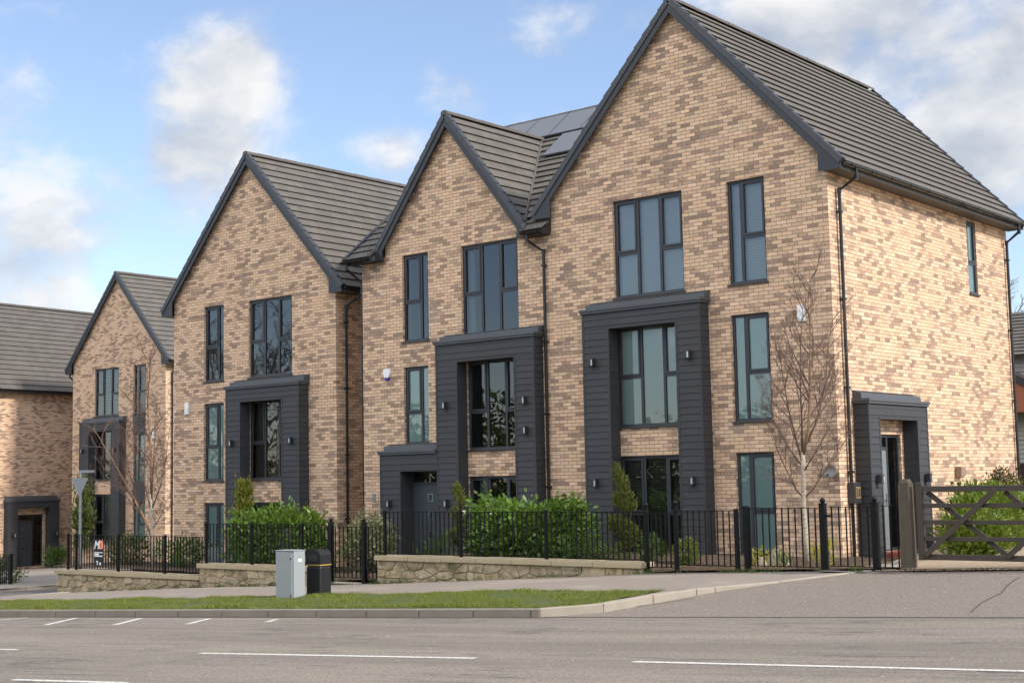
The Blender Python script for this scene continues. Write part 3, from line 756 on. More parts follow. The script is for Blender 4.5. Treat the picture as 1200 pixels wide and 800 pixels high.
def gutter_run(parent, p, q, out, every=.9):
    """half-round gutter from p to q; out = outward unit vector"""
    mb = MB(); p = Vector(p); q = Vector(q); out = Vector(out); b = Vector((0,0,1)); r = .062
    ws = lin(math.pi, 2*math.pi, 9)
    f = lambda P, w, r_: tuple(P+out*(r_*math.cos(w))+b*(r_*math.sin(w)))
    for w0, w1 in zip(ws, ws[1:]):
        mb.face([f(p,w0,r),f(q,w0,r),f(q,w1,r),f(p,w1,r)]); mb.face([f(p,w0,r-.008),f(p,w1,r-.008),f(q,w1,r-.008),f(q,w0,r-.008)])
    for P in (p, q): mb.face([f(P,w,r) for w in ws])
    L = (q-p).length; t = (q-p).normalized(); n = max(1, int(L/every))
    for i in range(n+1):
        c = p+t*(L*(i+.3)/(n+.6))
        for w0, w1 in zip(ws, ws[1:]):
            A, B = c-t*.018, c+t*.018; mb.face([f(A,w0,r+.008),f(B,w0,r+.008),f(B,w1,r+.008),f(A,w1,r+.008)])
    return mb.build('gutter', M['gutter'], parent)

def downpipe(parent, pts, r=.034, clips=()):
    mb = MB(); mb.tube(pts, r, 10)
    for p in pts[1:-1]: mb.tube([(p[0],p[1],p[2]-.05),(p[0],p[1],p[2]+.05)], r+.008, 10)
    x, y = pts[-1][0], pts[-1][1]
    for z in clips: mb.box(x-.05, x+.05, y-.045, y+.05, z-.02, z+.02)
    return mb.build('downpipe', M['gutter'], parent, smooth=False)

def alarm_box(parent, u, z, T=FR, blue=False):
    mb = MB(T)
    if blue:
        prof = [(-.10,.12),(.10,.12),(.12,.02),(.07,-.09),(-.07,-.09),(-.12,.02)]
        mb.prism([(u+x, z+y) for x, y in reversed(prof)], -.06, -.001)
        o = mb.build('alarm_box', M['white'], parent, bevel=.012)
        k = MB(T); k.prism([(u+x, z+y) for x, y in reversed([(-.07,-.092),(.07,-.092),(.03,-.17),(-.03,-.17)])], -.055, -.001); k.build('strobe', M['blue'], o, bevel=.008)
    else:
        mb.box(u-.085, u+.085, -.055, -.001, z-.16, z+.16); mb.box(u-.06, u+.06, -.068, -.056, z-.13, z+.05)
        o = mb.build('alarm_box', M['white'], parent, bevel=.01)
    return o

def door(parent, T, u0, u1, z0, z1, mat, d=.05, lights='squares', fan=.28, side=None, handle_right=True):
    """door leaf > frame, glazing, handle; fan: fanlight height; side: width of a glazed side light on the right"""
    le = u1-(side or 0)
    zl = z1-fan if fan else z1-.06
    mb = MB(T)
    mb.box(u0+.055, le-.055, d+.012, d+.055, z0+.03, zl-.03)
    for a, b, c, e in ((u0+.17, le-.17, z0+.25, z0+.9),) if lights == 'panel' else (): mb.box(a, b, d+.004, d+.0115, c, e)
    o = mb.build('door', mat, parent, bevel=.004)
    f = MB(T)
    f.box(u0, u0+.055, d, d+.07, z0, z1); f.box(le-.055, le, d+.001, d+.07, z0, z1); f.box(u0+.055, le-.055, d, d+.07, z1-.055, z1)
    if fan: f.box(u0+.055, le-.055, d, d+.07, zl-.03, zl+.03)
    f.box(u0+.055, le-.055, d+.002, d+.07, z0, z0+.03)
    if side: f.box(u1-.055, u1, d, d+.07, z0, z1); f.box(le, u1-.055, d, d+.07, z1-.055, z1); f.box(le, u1-.055, d, d+.07, z0, z0+.06)
    f.build('frame', M['frame'], o)
    g = MB(T)
    if fan: g.face([(u0+.055,d+.03,zl+.03),(le-.055,d+.03,zl+.03),(le-.055,d+.03,z1-.055),(u0+.055,d+.03,z1-.055)])
    if side: g.face([(le,d+.03,z0+.06),(u1-.055,d+.03,z0+.06),(u1-.055,d+.03,z1-.055),(le,d+.03,z1-.055)])
    c = (u0+le)/2
    if lights == 'squares':
        H = zl-z0
        for q in range(4):
            zc = z0+H*(.17+.22*q); k = MB(T); k.face([(c-.065,d+.0095,zc-.075),(c+.065,d+.0095,zc-.075),(c+.065,d+.0095,zc+.075),(c-.065,d+.0095,zc+.075)]); k.build('glass_square', M['glass'], o)
            k = MB(T); k.box(c-.08, c+.08, d+.0105, d+.0118, zc-.09, zc+.09); k.build('light_surround', M['chrome'], o)
    if g.f: g.build('glazing', M['glass'], o)
    k = MB(T); hx = le-.13 if handle_right else u0+.13
    k.box(hx-.02, hx+.02, d, d+.0115, z0+.92, z0+1.14); k.tube([(hx,d-.005,z0+1.03),(hx,d-.045,z0+1.03),(hx+(-.11 if handle_right else .11),d-.045,z0+1.03)], .009, 8)
    k.build('handle', M['chrome'], o)
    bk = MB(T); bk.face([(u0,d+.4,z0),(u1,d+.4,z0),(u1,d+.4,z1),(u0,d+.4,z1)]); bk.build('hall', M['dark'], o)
    return o

def interior(parent, x0, x1, floors, ztop, y0=.30, y1=2.4):
    k = MB(); k.face([(x0,y1,floors[0]),(x1,y1,floors[0]),(x1,y1,ztop),(x0,y1,ztop)])
    for z in floors: k.box(x0, x1, y0, y1-.01, z-.12, z)
    k.face([(x0,y0,ztop),(x1,y0,ztop),(x1,y1,ztop),(x0,y1,ztop)])
    for x in (x0, (x0+x1)/2, x1): k.face([(x,y0,floors[0]),(x,y1,floors[0]),(x,y1,ztop),(x,y0,ztop)])
    return k.build('interior', M['plaster'], parent)

def gable_house(name, label, loc, rz_=0, mirror=False, W=6.75, depth=9.3, zs=7.34, ztip=7.47, xo=.38, zr=11.50, over=.13, spec=None, base=-1.2, group='brick houses with steep gables in the row', tile='tile'):
    """local frame: front wall on y=0, x from -W to 0, z=0 at ground floor level"""
    H = thing(name, label, 'house', loc, rz_, group)
    mx = (lambda a, b: (-W-b, -W-a)) if mirror else (lambda a, b: (a, b))
    m1 = (lambda a: -W-a) if mirror else (lambda a: a)
    fo = [mx(o[0], o[1])+(o[2], o[3]) for o in spec['open']]
    so = spec.get('side_open', [])
    mb = MB(); xr = -W/2
    tan = (zr-ztip)/(W/2+xo)
    gz = lambda x: ztip-.06+tan*((W/2+xo)-abs(x-xr))
    wall_face(mb, -W, 0, base, [(-W, gz(-W)-.03), (xr, gz(xr)-.03), (0, gz(0)-.03)], fo)
    mb.T = RS; wall_face(mb, 0, depth, base, [(0, zs+.09), (depth, zs+.09)], so); mb.T = FR
    mb.face([(-W,depth,base),(-W,0,base),(-W,0,zs+.09),(-W,depth,zs+.09)])
    mb.face([(0,depth,base),(-W,depth,base),(-W,depth,gz(-W)),(xr,depth,gz(xr)-.03),(0,depth,gz(0))])
    mb.build('wall', M['brick'], H)
    # roof
    y0, y1 = -over, depth+over; L = y1-y0
    mb = MB()
    for sx in (1, -1):
        xt = xr+sx*(W/2+xo); S = Vector((xr-xt, 0, zr-ztip)); SL = S.length; S.normalize(); N = Vector((sx*-S.z*-1, 0, abs(S.x)))
        N = Vector((sx*S.z, 0, abs(S.x)))
        if sx > 0: roof_slope(mb, Vector((xt, y0, ztip)), Vector((0,1,0)), L, S, SL, N)
        else: roof_slope(mb, Vector((xt, y1, ztip)), Vector((0,-1,0)), L, S, SL, N)
    ro = mb.build('roof', M[tile], H)
    mb = MB(); ridge_run(mb, (xr, y0-.05, zr+.01), (xr, y1-.03, zr+.01)); mb.build('ridge', M['ridge'], ro)
    for yy, bx in ((y0, True), (y1+.01, False)):
        B = MB(); Tm = MB()
        for sx in (1, -1): verge(B, Tm, xr+sx*(W/2+xo), ztip, xr, zr, yy, sx, xr+sx*W/2, zs, box=bx)
        B.build('bargeboard', M['barge'], ro); Tm.build('verge_cap', M['trim'], ro, bevel=.008)
    # soffit and fascia
    for sx in (1, -1):
        mb = MB(); a = xr+sx*W/2; e = xr+sx*(W/2+xo-.05)
        mb.box(min(a,e), max(a,e), y0+.003, y1-.003, zs, zs+.018); mb.box(min(e,e+sx*.02), max(e,e+sx*.02), y0+.004, y1-.004, zs-.004, ztip+.02)
        mb.build('soffit', M['soffit'], H)
    if fo: interior(H, -W+.12, -.12, (-.05, 2.5, 5.2), zs+.05)
    gx = xo+.028
    gutter_run(H, (gx, y0+.02, ztip-.005), (gx, y1-.02, ztip-.005), (1,0,0))
    gutter_run(H, (-W-gx, y0+.02, ztip-.005), (-W-gx, y1-.02, ztip-.005), (-1,0,0))
    for w in spec['win']:
        a, b = mx(w[0], w[1]); cols = flip(w[4]) if mirror else w[4]
        window(H, FR, a, b, w[2], w[3], cols, w[5], trans=w[6] if len(w) > 6 else .45, curtains=w[7] if len(w) > 7 else None, sill=w[8] if len(w) > 8 else True)
    for b in spec.get('bays', []):
        a, e = mx(b[0], b[1]); oa, oe = mx(b[4], b[5])
        bay(H, FR, a, e, b[2], b[3], oa, oe, b[6], lamps=[(m1(u), z) for u, z in b[7]])
    return H

A_OPEN = [(-5.064,-3.297,5.379,7.479),(-2.235,-1.368,5.379,7.479),(-2.235,-1.368,2.634,4.764),(-2.235,-1.368,0,2.018),(-5.064,-3.297,2.634,4.76),(-5.064,-3.297,-.05,2.018)]
BAYA = (-5.70,-2.74,-.12,5.06,-5.02,-3.33,4.72)

# ---- house A (nearest, right)
specA = dict(open=A_OPEN, side_open=[(6.82,7.35,5.60,7.29),(1.22,2.76,.02,2.33)],
    win=[(-5.064,-3.297,5.379,7.479,WIDE,'blind_white'),(-2.235,-1.368,5.379,7.479,NAR,'blind_white'),(-2.235,-1.368,2.634,4.764,NAR,'blind_teal'),
         (-2.235,-1.368,0,2.018,NAR,'blind_teal',.42),(-5.064,-3.297,2.634,4.76,WIDE,'blind_pale',.49),(-5.064,-3.297,-.05,2.018,WIDE,'blind_dark',.42)],
    bays=[BAYA+([(-5.42,4.02),(-3.02,4.02),(-5.42,1.48),(-3.02,1.49)],)])
HA = gable_house('brick_house', 'large brick house at right with sunlit side wall and side porch', (0,0,0), spec=specA)
window(HA, RS, 6.82, 7.35, 5.60, 7.29, [(1, .5)], 'blind_teal', trans=.42, d=.03)
def side_porch(H, T, u0=.68):
    bay(H, T, u0, u0+2.72, -.12, 2.90, u0+.48, u0+2.22, 2.62, d=.31, lamps=[(u0+.24,1.45),(u0+2.48,1.45)], name='porch_surround')
side_porch(HA, RS)
door(HA, RS, 1.22, 2.76, .02, 2.33, M['sidedoor'], lights='panel', side=.52, handle_right=True)
k = MB(RS); k.box(1.15, 2.9, -.31, .03, -.1, .018); k.build('doorstep', M['red'], HA)
# letter box beside the porch and the satellite dish, wall sensor
k = MB(RS); k.box(.30, .58, -.15, -.002, 1.0, 1.40); mbx = k.build('letter_box', M['lamp'], HA, bevel=.01)
k = MB(RS); k.box(.36, .53, -.156, -.1505, 1.10, 1.31); k.build('front_plate', M['gold'], mbx)
k = MB(RS); k.box(.375, .515, -.159, -.1565, 1.12, 1.29); k.build('dark_panel', M['dark'], mbx)
k = MB(RS); k.box(.40, .415, -.162, -.1595, 1.14, 1.27); k.box(.40, .46, -.162, -.1596, 1.255, 1.27); k.box(.40, .45, -.162, -.1597, 1.195, 1.21); k.build('number', M['gold'], mbx)
alarm_box(HA, -.64, 4.66)
k = MB(); k.lathe((0,0,0), [(.001,-.035),(.05,-.03),(.10,-.012),(.13,.012),(.132,.006),(.10,-.022),(.05,-.04),(.001,-.045)], 20)
dish = k.build('satellite_dish', M['dishgrey'], HA, smooth=True); dish.location = (-.13,-.12,1.62); dish.rotation_euler = (R_(80), 0, R_(8))
k = MB(); k.tube([(0,0,-.04),(0,-.02,-.12)], .012, 6); k.tube([(.0,-.12,.0),(0,-.10,.12)], .006, 6); k.box(-.02,.02,-.12,-.08,.11,.15); k.build('arm', M['gutter'], dish)
k = MB(); k.box(-.98,-.88,-.03,-.001,1.76,1.92); k.build('wall_vent', M['terra'], HA)
xg = .408
downpipe(HA, [(xg,.42,7.42),(xg,.42,7.24),(.07,.36,7.02),(.06,.36,.0)], clips=(6.6,4.9,3.2,1.6))
downpipe(HA, [(xg,9.05,7.42),(xg,9.05,7.24),(.07,9.12,7.02),(.06,9.12,.0)], clips=(6.6,4.9,3.2,1.6))
k = MB(RS); k.lathe((0,0,0), [(.001,.06),(.09,.05),(.13,.0),(.15,-.1)], 10)
pl = MB(); pl.hexa([(-.16,-.05,-.12),(.17,-.04,-.08),(.17,.1,-.08),(-.16,.1,-.12),(-.15,-.06,.12),(.17,-.04,.09),(.17,.1,.09),(-.15,.1,.12)])
o = pl.build('stone_plaque', M['terra'], HA, bevel=.02); o.location = (.10,5.6,1.55); o.rotation_euler = (0,0,R_(90))

# ---- house D: mirror image further down the hill
specD = dict(open=A_OPEN, win=[(-5.064,-3.297,5.379,7.479,WIDE,None,.45,('curtain_dark',((.0,.12),(.9,1)))),(-2.235,-1.368,5.379,7.479,NAR,None,.45,('curtain',((.8,1),))),(-2.235,-1.368,2.634,4.764,NAR,'blind_teal',.43),
         (-2.235,-1.368,0,2.018,NAR,'blind_teal',.42),(-5.064,-3.297,2.634,4.76,WIDE,None,.45,('curtain_dark',((.0,.34),(.36,.70)))),(-5.064,-3.297,-.05,2.018,WIDE,None,.42)],
    bays=[BAYA+([(-5.42,4.02-.4),(-3.02,4.02-.4),(-5.42,1.48),(-3.02,1.49)],)])
HD = gable_house('brick_house', 'brick house behind the grey cabinet, with tree reflections in its top windows', (-14.02,.27,-.918), mirror=True, spec=specD)
alarm_box(HD, m := -6.11, 4.66)
downpipe(HD, [(xg,.42,7.42),(xg,.42,7.24),(.07,.30,7.02),(.06,.30,-.1)], clips=(6.6,4.9,3.2,1.6))


# ---- house E: across the side street
E_OPEN = [(-5.064,-3.297,5.379,7.45),(-2.235,-1.368,5.379,7.45),(-2.235,-1.368,2.50,4.56),(-2.235,-1.368,0.05,1.70),(-5.064,-3.297,2.634,4.76),(-5.064,-3.297,-.05,2.018)]
specE = dict(open=E_OPEN, win=[(-5.064,-3.297,5.379,7.45,WIDE,'shutter'),(-2.235,-1.368,5.379,7.45,NAR,None,.45),(-2.235,-1.368,2.50,4.56,NAR,'blind_pale',.43,None,False),(-2.235,-1.368,0.05,1.70,NAR,'blind_pale',.42),
         (-5.064,-3.297,2.634,4.76,WIDE,None,.45,('curtain_dark',((.0,.2),(.8,1)))),(-5.064,-3.297,-.05,2.018,WIDE,None,.42,('curtain',((.25,.5),)))],
    bays=[BAYA+([(-5.42,3.9),(-3.02,3.9)],)])
HE = gable_house('brick_house', 'narrow-looking brick house behind the bare leaning birch, with stacked windows joined by dark panels', (-35.76,11.0,-.73), spec=specE, base=-3)
for z0, z1 in ((4.562,5.34),(1.702,2.498)):
    k = MB(); clad_faces(k, -2.235, -1.368, z0, z1, lambda u, o, z: (u, -.012-o, z), 0); k.build('spandrel_panel', M['clad'], HE)
alarm_box(HE, -.75, 4.45)
downpipe(HE, [(xg,.42,7.42),(xg,.42,7.24),(.07,.30,7.02),(.06,.30,-1.5)], clips=(6.6,4.9,3.2,1.6))
downpipe(HE, [(-6.75-xg,.1,7.42),(-6.75-xg,.1,7.24),(-6.82,.1,7.02),(-6.81,.1,-1.5)], clips=(6.6,4.9))

# ---- house F: end of the side street, eaves towards us
specF = dict(open=[], side_open=[(1.22,2.76,.02,2.33)], win=[], bays=[])
HF_ = gable_house('brick_house', 'brick house at far left with its long roof slope and a dark side porch', (-44.75,8.62,-1.89), R_(6), W=6.75, depth=16, zs=7.75, ztip=7.88, zr=12.2, spec=dict(specF, side_open=[(.54+1.22-.68,.54+2.76-.68,.02,2.33)]), base=-1.5, tile='tile_far')
HF_.location = (-45.0, 8.7, -1.89)
side_porch(HF_, RS, .54)
door(HF_, RS, .54+1.22-.68, .54+2.76-.68, .02, 2.33, M['door'], lights='squares', side=.5, handle_right=False)

# ---- house B: semi-detached with A, main ridge along the row and a projecting gable
zB = -.43
HB = thing('brick_house', 'brick house with front door porch and rooftop solar panels, joined to the large house', 'house', (0,0,0), 0, 'brick houses with steep gables in the row')
XL, XR, DB = -12.76, -6.752, 9.3
B_OPEN = [(-11.375,-10.51,4.936,7.044),(-9.452,-7.728,4.936,7.044),(-11.36,-10.55,2.469,4.324),(-9.34,-7.62,2.28,4.31),(-9.34,-7.62,zB,1.67),(-11.20,-10.0,zB,1.83)]
mb = MB(); ze = 6.98; gl, gr, gc, gt, gztip = -12.22, -7.28, -9.75, 10.24, 7.08
tb = (gt-gztip)/(gc-gl)
top = [(XL, ze+.1), (-11.95, ze+.1), (-11.95, gztip+.27*tb-.1), (gc, gt-.12), (-7.55, gztip+.27*tb-.1), (-7.55, ze+.1), (XR, ze+.1)]
wall_face(mb, XL, XR, -1.2, top, B_OPEN)
zrB, yr = 11.12, 4.65
for x, flipf in ((XL, True), (XR, False)):
    f = [(x,DB,-1.2),(x,0,-1.2),(x,0,ze+.1),(x,yr,zrB-.1),(x,DB,ze+.1)]
    mb.face(f)
mb.face([(XR,DB,-1.2),(XL,DB,-1.2),(XL,DB,ze+.1),(XR,DB,ze+.1)])
mb.build('wall', M['brick'], HB)
mb = MB()
ey, ez = -.34, 7.06                                  # main eave
S = Vector((0, yr-ey, zrB-ez)); SL = S.length; S.normalize(); N = Vector((0, -S.z, S.y))
gS = SL/max(1, round(SL/.31))
P2 = Vector((-13.08, ey, ez))+S*(2*gS); roof_slope(mb, P2, Vector((1,0,0)), 8.9, S, SL-2*gS, N)
roof_slope(mb, Vector((-13.08, ey, ez)), Vector((1,0,0)), .98, S, 2*gS+.03, N); roof_slope(mb, Vector((-7.38, ey, ez)), Vector((1,0,0)), .66, S, 2*gS+.03, N)
S2 = Vector((0, -S.y, S.z)); N2 = Vector((0, S.z, S.y)); roof_slope(mb, Vector((-4.2, DB+.34, ez)), Vector((-1,0,0)), 8.9, S2, SL, N2)
gy0 = -.14; gy1 = 4.0
for sx in (1, -1):
    xt = gr if sx > 0 else gl; s = Vector((gc-xt, 0, gt-gztip)); l = s.length; s.normalize(); n = Vector((sx*s.z, 0, abs(s.x)))
    if sx > 0: roof_slope(mb, Vector((xt, gy0, gztip)), Vector((0,1,0)), gy1-gy0, s, l, n)
    else: roof_slope(mb, Vector((xt, gy1, gztip)), Vector((0,-1,0)), gy1-gy0, s, l, n)
rb = mb.build('roof', M['tile'], HB)
k = MB(); ridge_run(k, (gc, gy0-.05, gt+.01), (gc, 3.75, gt+.01)); k.build('ridge', M['ridge'], rb); k = MB(); ridge_run(k, (-13.08, yr, zrB+.01), (-4.3, yr, zrB+.01)); k.build('ridge', M['ridge'], rb)
B = MB(); Tm = MB()
verge(B, Tm, gl, gztip, gc, gt, gy0, -1, -12.0, 6.98); verge(B, Tm, gr, gztip, gc, gt, gy0, 1, -7.5, 6.98)
B.build('bargeboard', M['barge'], rb); Tm.build('verge_cap', M['trim'], rb, bevel=.008)
# valley trims where the gable roof meets the main slope
k = MB(); my = ey+(gt-ez)/((zrB-ez)/(yr-ey))
for xt in (gl, gr):
    a = Vector((xt, ey+(gztip-ez)/((zrB-ez)/(yr-ey)), gztip)); b = Vector((gc, my, gt)); k.tube([tuple(a+Vector((0,-.02,.05))), tuple(b+Vector((0,-.02,.05)))], .035, 6)
k.build('valley', M['ridge'], rb)
# left-hand verge of the main roof
k = MB(); P0 = Vector((-13.10, ey, ez)); nn = 15
for i in range(nn):
    a = P0+S*(SL*i/nn); b = P0+S*(SL*(i+1)/nn+.02); up = N*.07; dn = N*-.16
    k.hexa([tuple(a+dn), tuple(a+dn+Vector((.1,0,0))), tuple(b+dn+Vector((.1,0,0))), tuple(b+dn), tuple(a+up), tuple(a+up+Vector((.1,0,0))), tuple(b+up+Vector((.1,0,0))), tuple(b+up)])
k.build('verge_cap', M['trim'], rb)
for a, b in ((-13.06,-12.0),(-7.5,-6.76)):
    k = MB(); k.box(a, b, ey+.05, -.001, 6.98, 7.0); k.box(a, b, ey+.03, ey+.05, 6.975, 7.09)
    for x in (a, b-.02): k.hexa([(x,ey+.05,7.0),(x+.02,ey+.05,7.0),(x+.02,-.001,7.0),(x,-.001,7.0),(x,ey+.05,7.06),(x+.02,ey+.05,7.06),(x+.02,-.001,7.34),(x,-.001,7.34)])
    k.build('soffit', M['barge'], HB)
gutter_run(HB, (-13.1, ey-.03, 7.05), (-12.2, ey-.03, 7.05), (0,-1,0)); gutter_run(HB, (-7.32, ey-.03, 7.05), (-6.72, ey-.03, 7.05), (0,-1,0))
downpipe(HB, [(-7.15,ey-.03,7.02),(-7.15,ey-.03,6.86),(-6.93,-.06,6.62),(-6.93,-.06,-.4)], clips=(6.3,4.6,3.0,1.4))
downpipe(HB, [(-12.95,ey-.03,7.02),(-12.95,ey-.03,6.86),(-12.83,.05,6.55),(-12.83,.08,-.6)], clips=(6.3,))
window(HB, FR, -11.375,-10.51,4.936,7.044, NARM, None, curtains=('curtain', ((.0,.10),(.55,.70))))
window(HB, FR, -9.452,-7.728,4.936,7.044, WIDE, None, curtains=('curtain', ((.02,.14),)))
window(HB, FR, -11.36,-10.55,2.469,4.324, NARM, 'blind_teal', trans=.40)
window(HB, FR, -9.34,-7.62,2.28,4.33, WIDE, None, curtains=('copper', ((.20,.30),(.62,.68))), trans=.42)
window(HB, FR, -9.34,-7.62,zB,1.67, WIDE, None, trans=.45, curtains=('curtain', ((.1,.3),)))
cb = bay(HB, FR, -10.0, -7.05, zB-.1, 4.72, -9.34, -7.62, 4.31, low=(-11.87,-10.0,2.22,-11.20,-10.0,1.83),
    lamps=[(-9.70,3.32),(-7.32,3.32),(-11.55,1.07),(-9.70,1.07)])
wall_lamp(cb, FR, -7.3, -.345, 2.66)
door(HB, FR, -11.20, -10.0, zB, 1.83, M['door'], lights='squares', fan=.30, handle_right=True)
alarm_box(HB, -11.9, 4.2, blue=True)
k = MB(); k.box(-12.47,-12.37,-.012,-.001,1.10,1.30); k.build('number', M['steel'], HB)
interior(HB, XL+.12, XR-.12, (zB, 2.15, 4.75), 7.05)
# solar panels on the main slope (front pitch, beyond the gable)
def on_main(x, s, h): return Vector((x, ey, ez))+S*s+N*h
pan = []
for x0 in (-12.6,-11.58,-10.56,-9.54,-8.52,-7.5,-6.48): pan.append((x0, SL-1.35, SL-.12))
pan.append((-9.0,SL-2.60,SL-1.45)); pan.append((-7.98,SL-2.60,SL-1.45)); pan.append((-6.96,SL-2.60,SL-1.45))
for x0, s0, s1 in pan:
    k = MB(); a = [on_main(x0, s0, .07), on_main(x0+1.012, s0, .07), on_main(x0+1.012, s1, .07), on_main(x0, s1, .07)]; b = [p+N*.04 for p in a]
    k.hexa([tuple(p) for p in a+b]); po = k.build('solar_panel', M['lead'], HB)
    k = MB(); k.face([tuple(p) for p in (on_main(x0+.02,s0+.02,.113), on_main(x0+.992,s0+.02,.113), on_main(x0+.992,s1-.02,.113), on_main(x0+.02,s1-.02,.113))]); k.build('cell_glass', M['solar'], po)

# ---- house behind on the right: only a sliver of roof, siding and red brick shows
HN = thing('house', 'distant house showing grey roof, pale weatherboards and red brick beyond the right corner', 'house', (-7,25,0))
k = MB(); k.box(-3, 14, .3, 8, -1, 5.4); k.build('wall', M['red_brick'], HN)
k = MB(); k.box(-3.02, 14.02, .22, .298, .9, 5.5)
for i in range(30): k.hexa([(-3.05,.20-.03,1.0+i*.16),(14.05,.17,1.0+i*.16),(14.05,.215,1.0+i*.16),(-3.05,.215,1.0+i*.16),(-3.05,.205,1.15+i*.16),(14.05,.205,1.15+i*.16),(14.05,.215,1.15+i*.16),(-3.05,.215,1.15+i*.16)])
k.build('weatherboard', M['siding'], HN)
k = MB(); sv = Vector((0,3.5,1.9)); sl = sv.length; sv.normalize(); roof_slope(k, Vector((-3.4,-.2,5.55)), Vector((1,0,0)), 18, sv, sl, Vector((0,-sv.z,sv.y))); k.build('roof', M['tile_far'], HN)
k = MB(); k.prism([(-1.5,3.55),(3.5,3.55),(1.0,4.95)], -.5, .16); k.build('red_gable', M['red_brick'], HN)
k = MB(); k.prism([(.9,4.95),(3.6,3.44),(3.75,3.62),(1.0,5.18)], -.56, -.505); k.prism([(1.0,5.18),(-1.75,3.62),(-1.6,3.44),(1.1,4.95)], -.558, -.503); k.build('bargeboard', M['barge'], HN)
k = MB(); k.prism([(.95,5.10),(3.7,3.55),(3.75,3.64),(1.0,5.2)], -.50, .16); k.prism([(1.0,5.2),(-1.75,3.64),(-1.7,3.55),(1.05,5.10)], -.50, .16); k.build('gable_roof', M['tile_far'], HN)

build_ground()
# ---------------------------------------------------------------- gardens
def pad(name, x0, x1, y0, y1, zf, mat, nx=14, ny=8):
    rows = [[(x, y) for x in lin(x0, x1, nx)] for y in lin(y0, y1, ny)]
    return sheet(name, rows, mat, z=lambda x, y: zf(x, y)+.014*math.sin(x*6+y*3)*math.sin(y*5-x*2))
pad('garden_bed', -6.9, 3.05, -4.06, .3, lambda x, y: lerp(hf(x)+.03, .0, min(1, max(0, (y+4)/2.5))) if x > -1.6 else .03, M['soil'], 40, 20)
pad('garden_bed', -12.9, -6.9, -3.8, .3, lambda x, y: .02 if x > -8.2 and y < -1.3 else -.42, M['soil'], 30, 16)
pad('garden_bed', -20.4, -12.9, -3.8, .5, lambda x, y: -.40 if y < -1.5 else -.92, M['soil'], 30, 16)
sheet('garden_path', [[(x+dx, y) for dx in (0, .5, 1.0)] for x, y in ((-9.75,-4.2),(-9.8,-3),(-10.2,-1.8),(-10.9,-.3),(-10.9,-.05))], M['slab'], z=lambda x, y: hf(-9.2)+.02)
sheet('garden_path', [[(x+dx, y) for dx in (0, .4, .85)] for x, y in ((1.72,-4.3),(1.72,-3),(1.6,-1.5),(1.1,.2),(.9,1.0),(.6,2.9))], M['slab'], z=lambda x, y: lerp(hf(1.9)+.012, .02, min(1, (y+4.3)/3)))
sheet('gravel_drive', [[(x, y) for x in lin(a, 40, 20)] for y, a in ((-4.25,3.2),(-3.9,2.75),(-3,2.6),(-1,1.9),(1,1.1),(4,.31),(8,.31),(20,.31))], M['gravel'], z=lambda x, y: hf(x)+.03+max(0, y)*.02)
# gravel and leaf litter scattered at the edges
def scatter(name, n, xr, yr_, zf, size, mat, seed):
    rg = np.random.default_rng(seed); V = np.empty((n, 4, 3))
    for i in range(n):
        x = rg.uniform(*xr); y = rg.uniform(*yr_); z = zf(x, y)+.008; s = size*rg.uniform(.5, 1.3); a = rg.random()*6.28; t = rg.uniform(-.5, .5)
        c, d = math.cos(a)*s, math.sin(a)*s
        V[i] = [(x-c, y-d, z), (x+d*.6, y-c*.6, z+abs(t)*s*.6), (x+c, y+d, z+t*s*.5+.004), (x-d*.6, y+c*.6, z+abs(t)*s*.5)]
    o = tri_mesh(name, V, mat); return o
o = scatter('leaf_litter', 1500, (-1.6,2.5), (-4.25,-2.2), lambda x, y: max(hf(x)+.03, .0), .026, M['litter'], 5); tag(o, 'dry brown leaves and twigs strewn along the fence foot', 'leaf litter', kind='stuff')
o = scatter('loose_gravel', 2500, (2.75,5.4), (-4.5,-3.5), lambda x, y: hf(x)+.012, .02, M['gravel'], 6); tag(o, 'loose pale gravel spilling from the drive under the gate', 'gravel', kind='stuff')

rg = np.random.default_rng(21); V = []
for x0, x1 in ((-19.5,-10.1),(-10.1,-8.1),(-8.1,-1.75),(-1.7,2.4)):
    for q in range(int((x1-x0)*16)):
        cx = rg.uniform(x0, x1); dens = math.sin(cx*3.1)+math.sin(cx*7.7+1)
        if dens < -.1: continue
        for w_ in range(int(rg.integers(4, 12))):
            x = cx+rg.normal(0, .05); y = -4.22-abs(rg.normal(0, .035)); z = hf(x)+.004; h = rg.uniform(.02, .10); a = rg.random()*6.28; l = rg.normal(0, .45, 2)*h
            V.append([(x-.006*math.cos(a), y-.006*math.sin(a), z), (x+.006*math.cos(a), y+.006*math.sin(a), z), (x+l[0], y+l[1], z+h)])
o = tri_mesh('weeds', np.array(V), M['green']); tag(o, 'small green weeds growing along the foot of the walls and fences', 'weeds', kind='stuff')
o = scatter('leaf_litter', 700, (-17,.5), (-4.9,-4.2), lambda x, y: hf(x)+.006, .018, M['litter'], 9); tag(o, 'scattered dry leaves on the pavement along the walls', 'leaf litter', kind='stuff')
o = scatter('leaf_litter', 260, (-9,.2), (-9.2,-9.0), lambda x, y: rz(x, Yk(x))+.006, .016, M['litter'], 10)
for v_ in o.data.vertices: v_.co.y += Yk(v_.co.x)+9.15
tag(o, 'dry leaves and grit lying in the gutter along the kerb', 'leaf litter', kind='stuff')
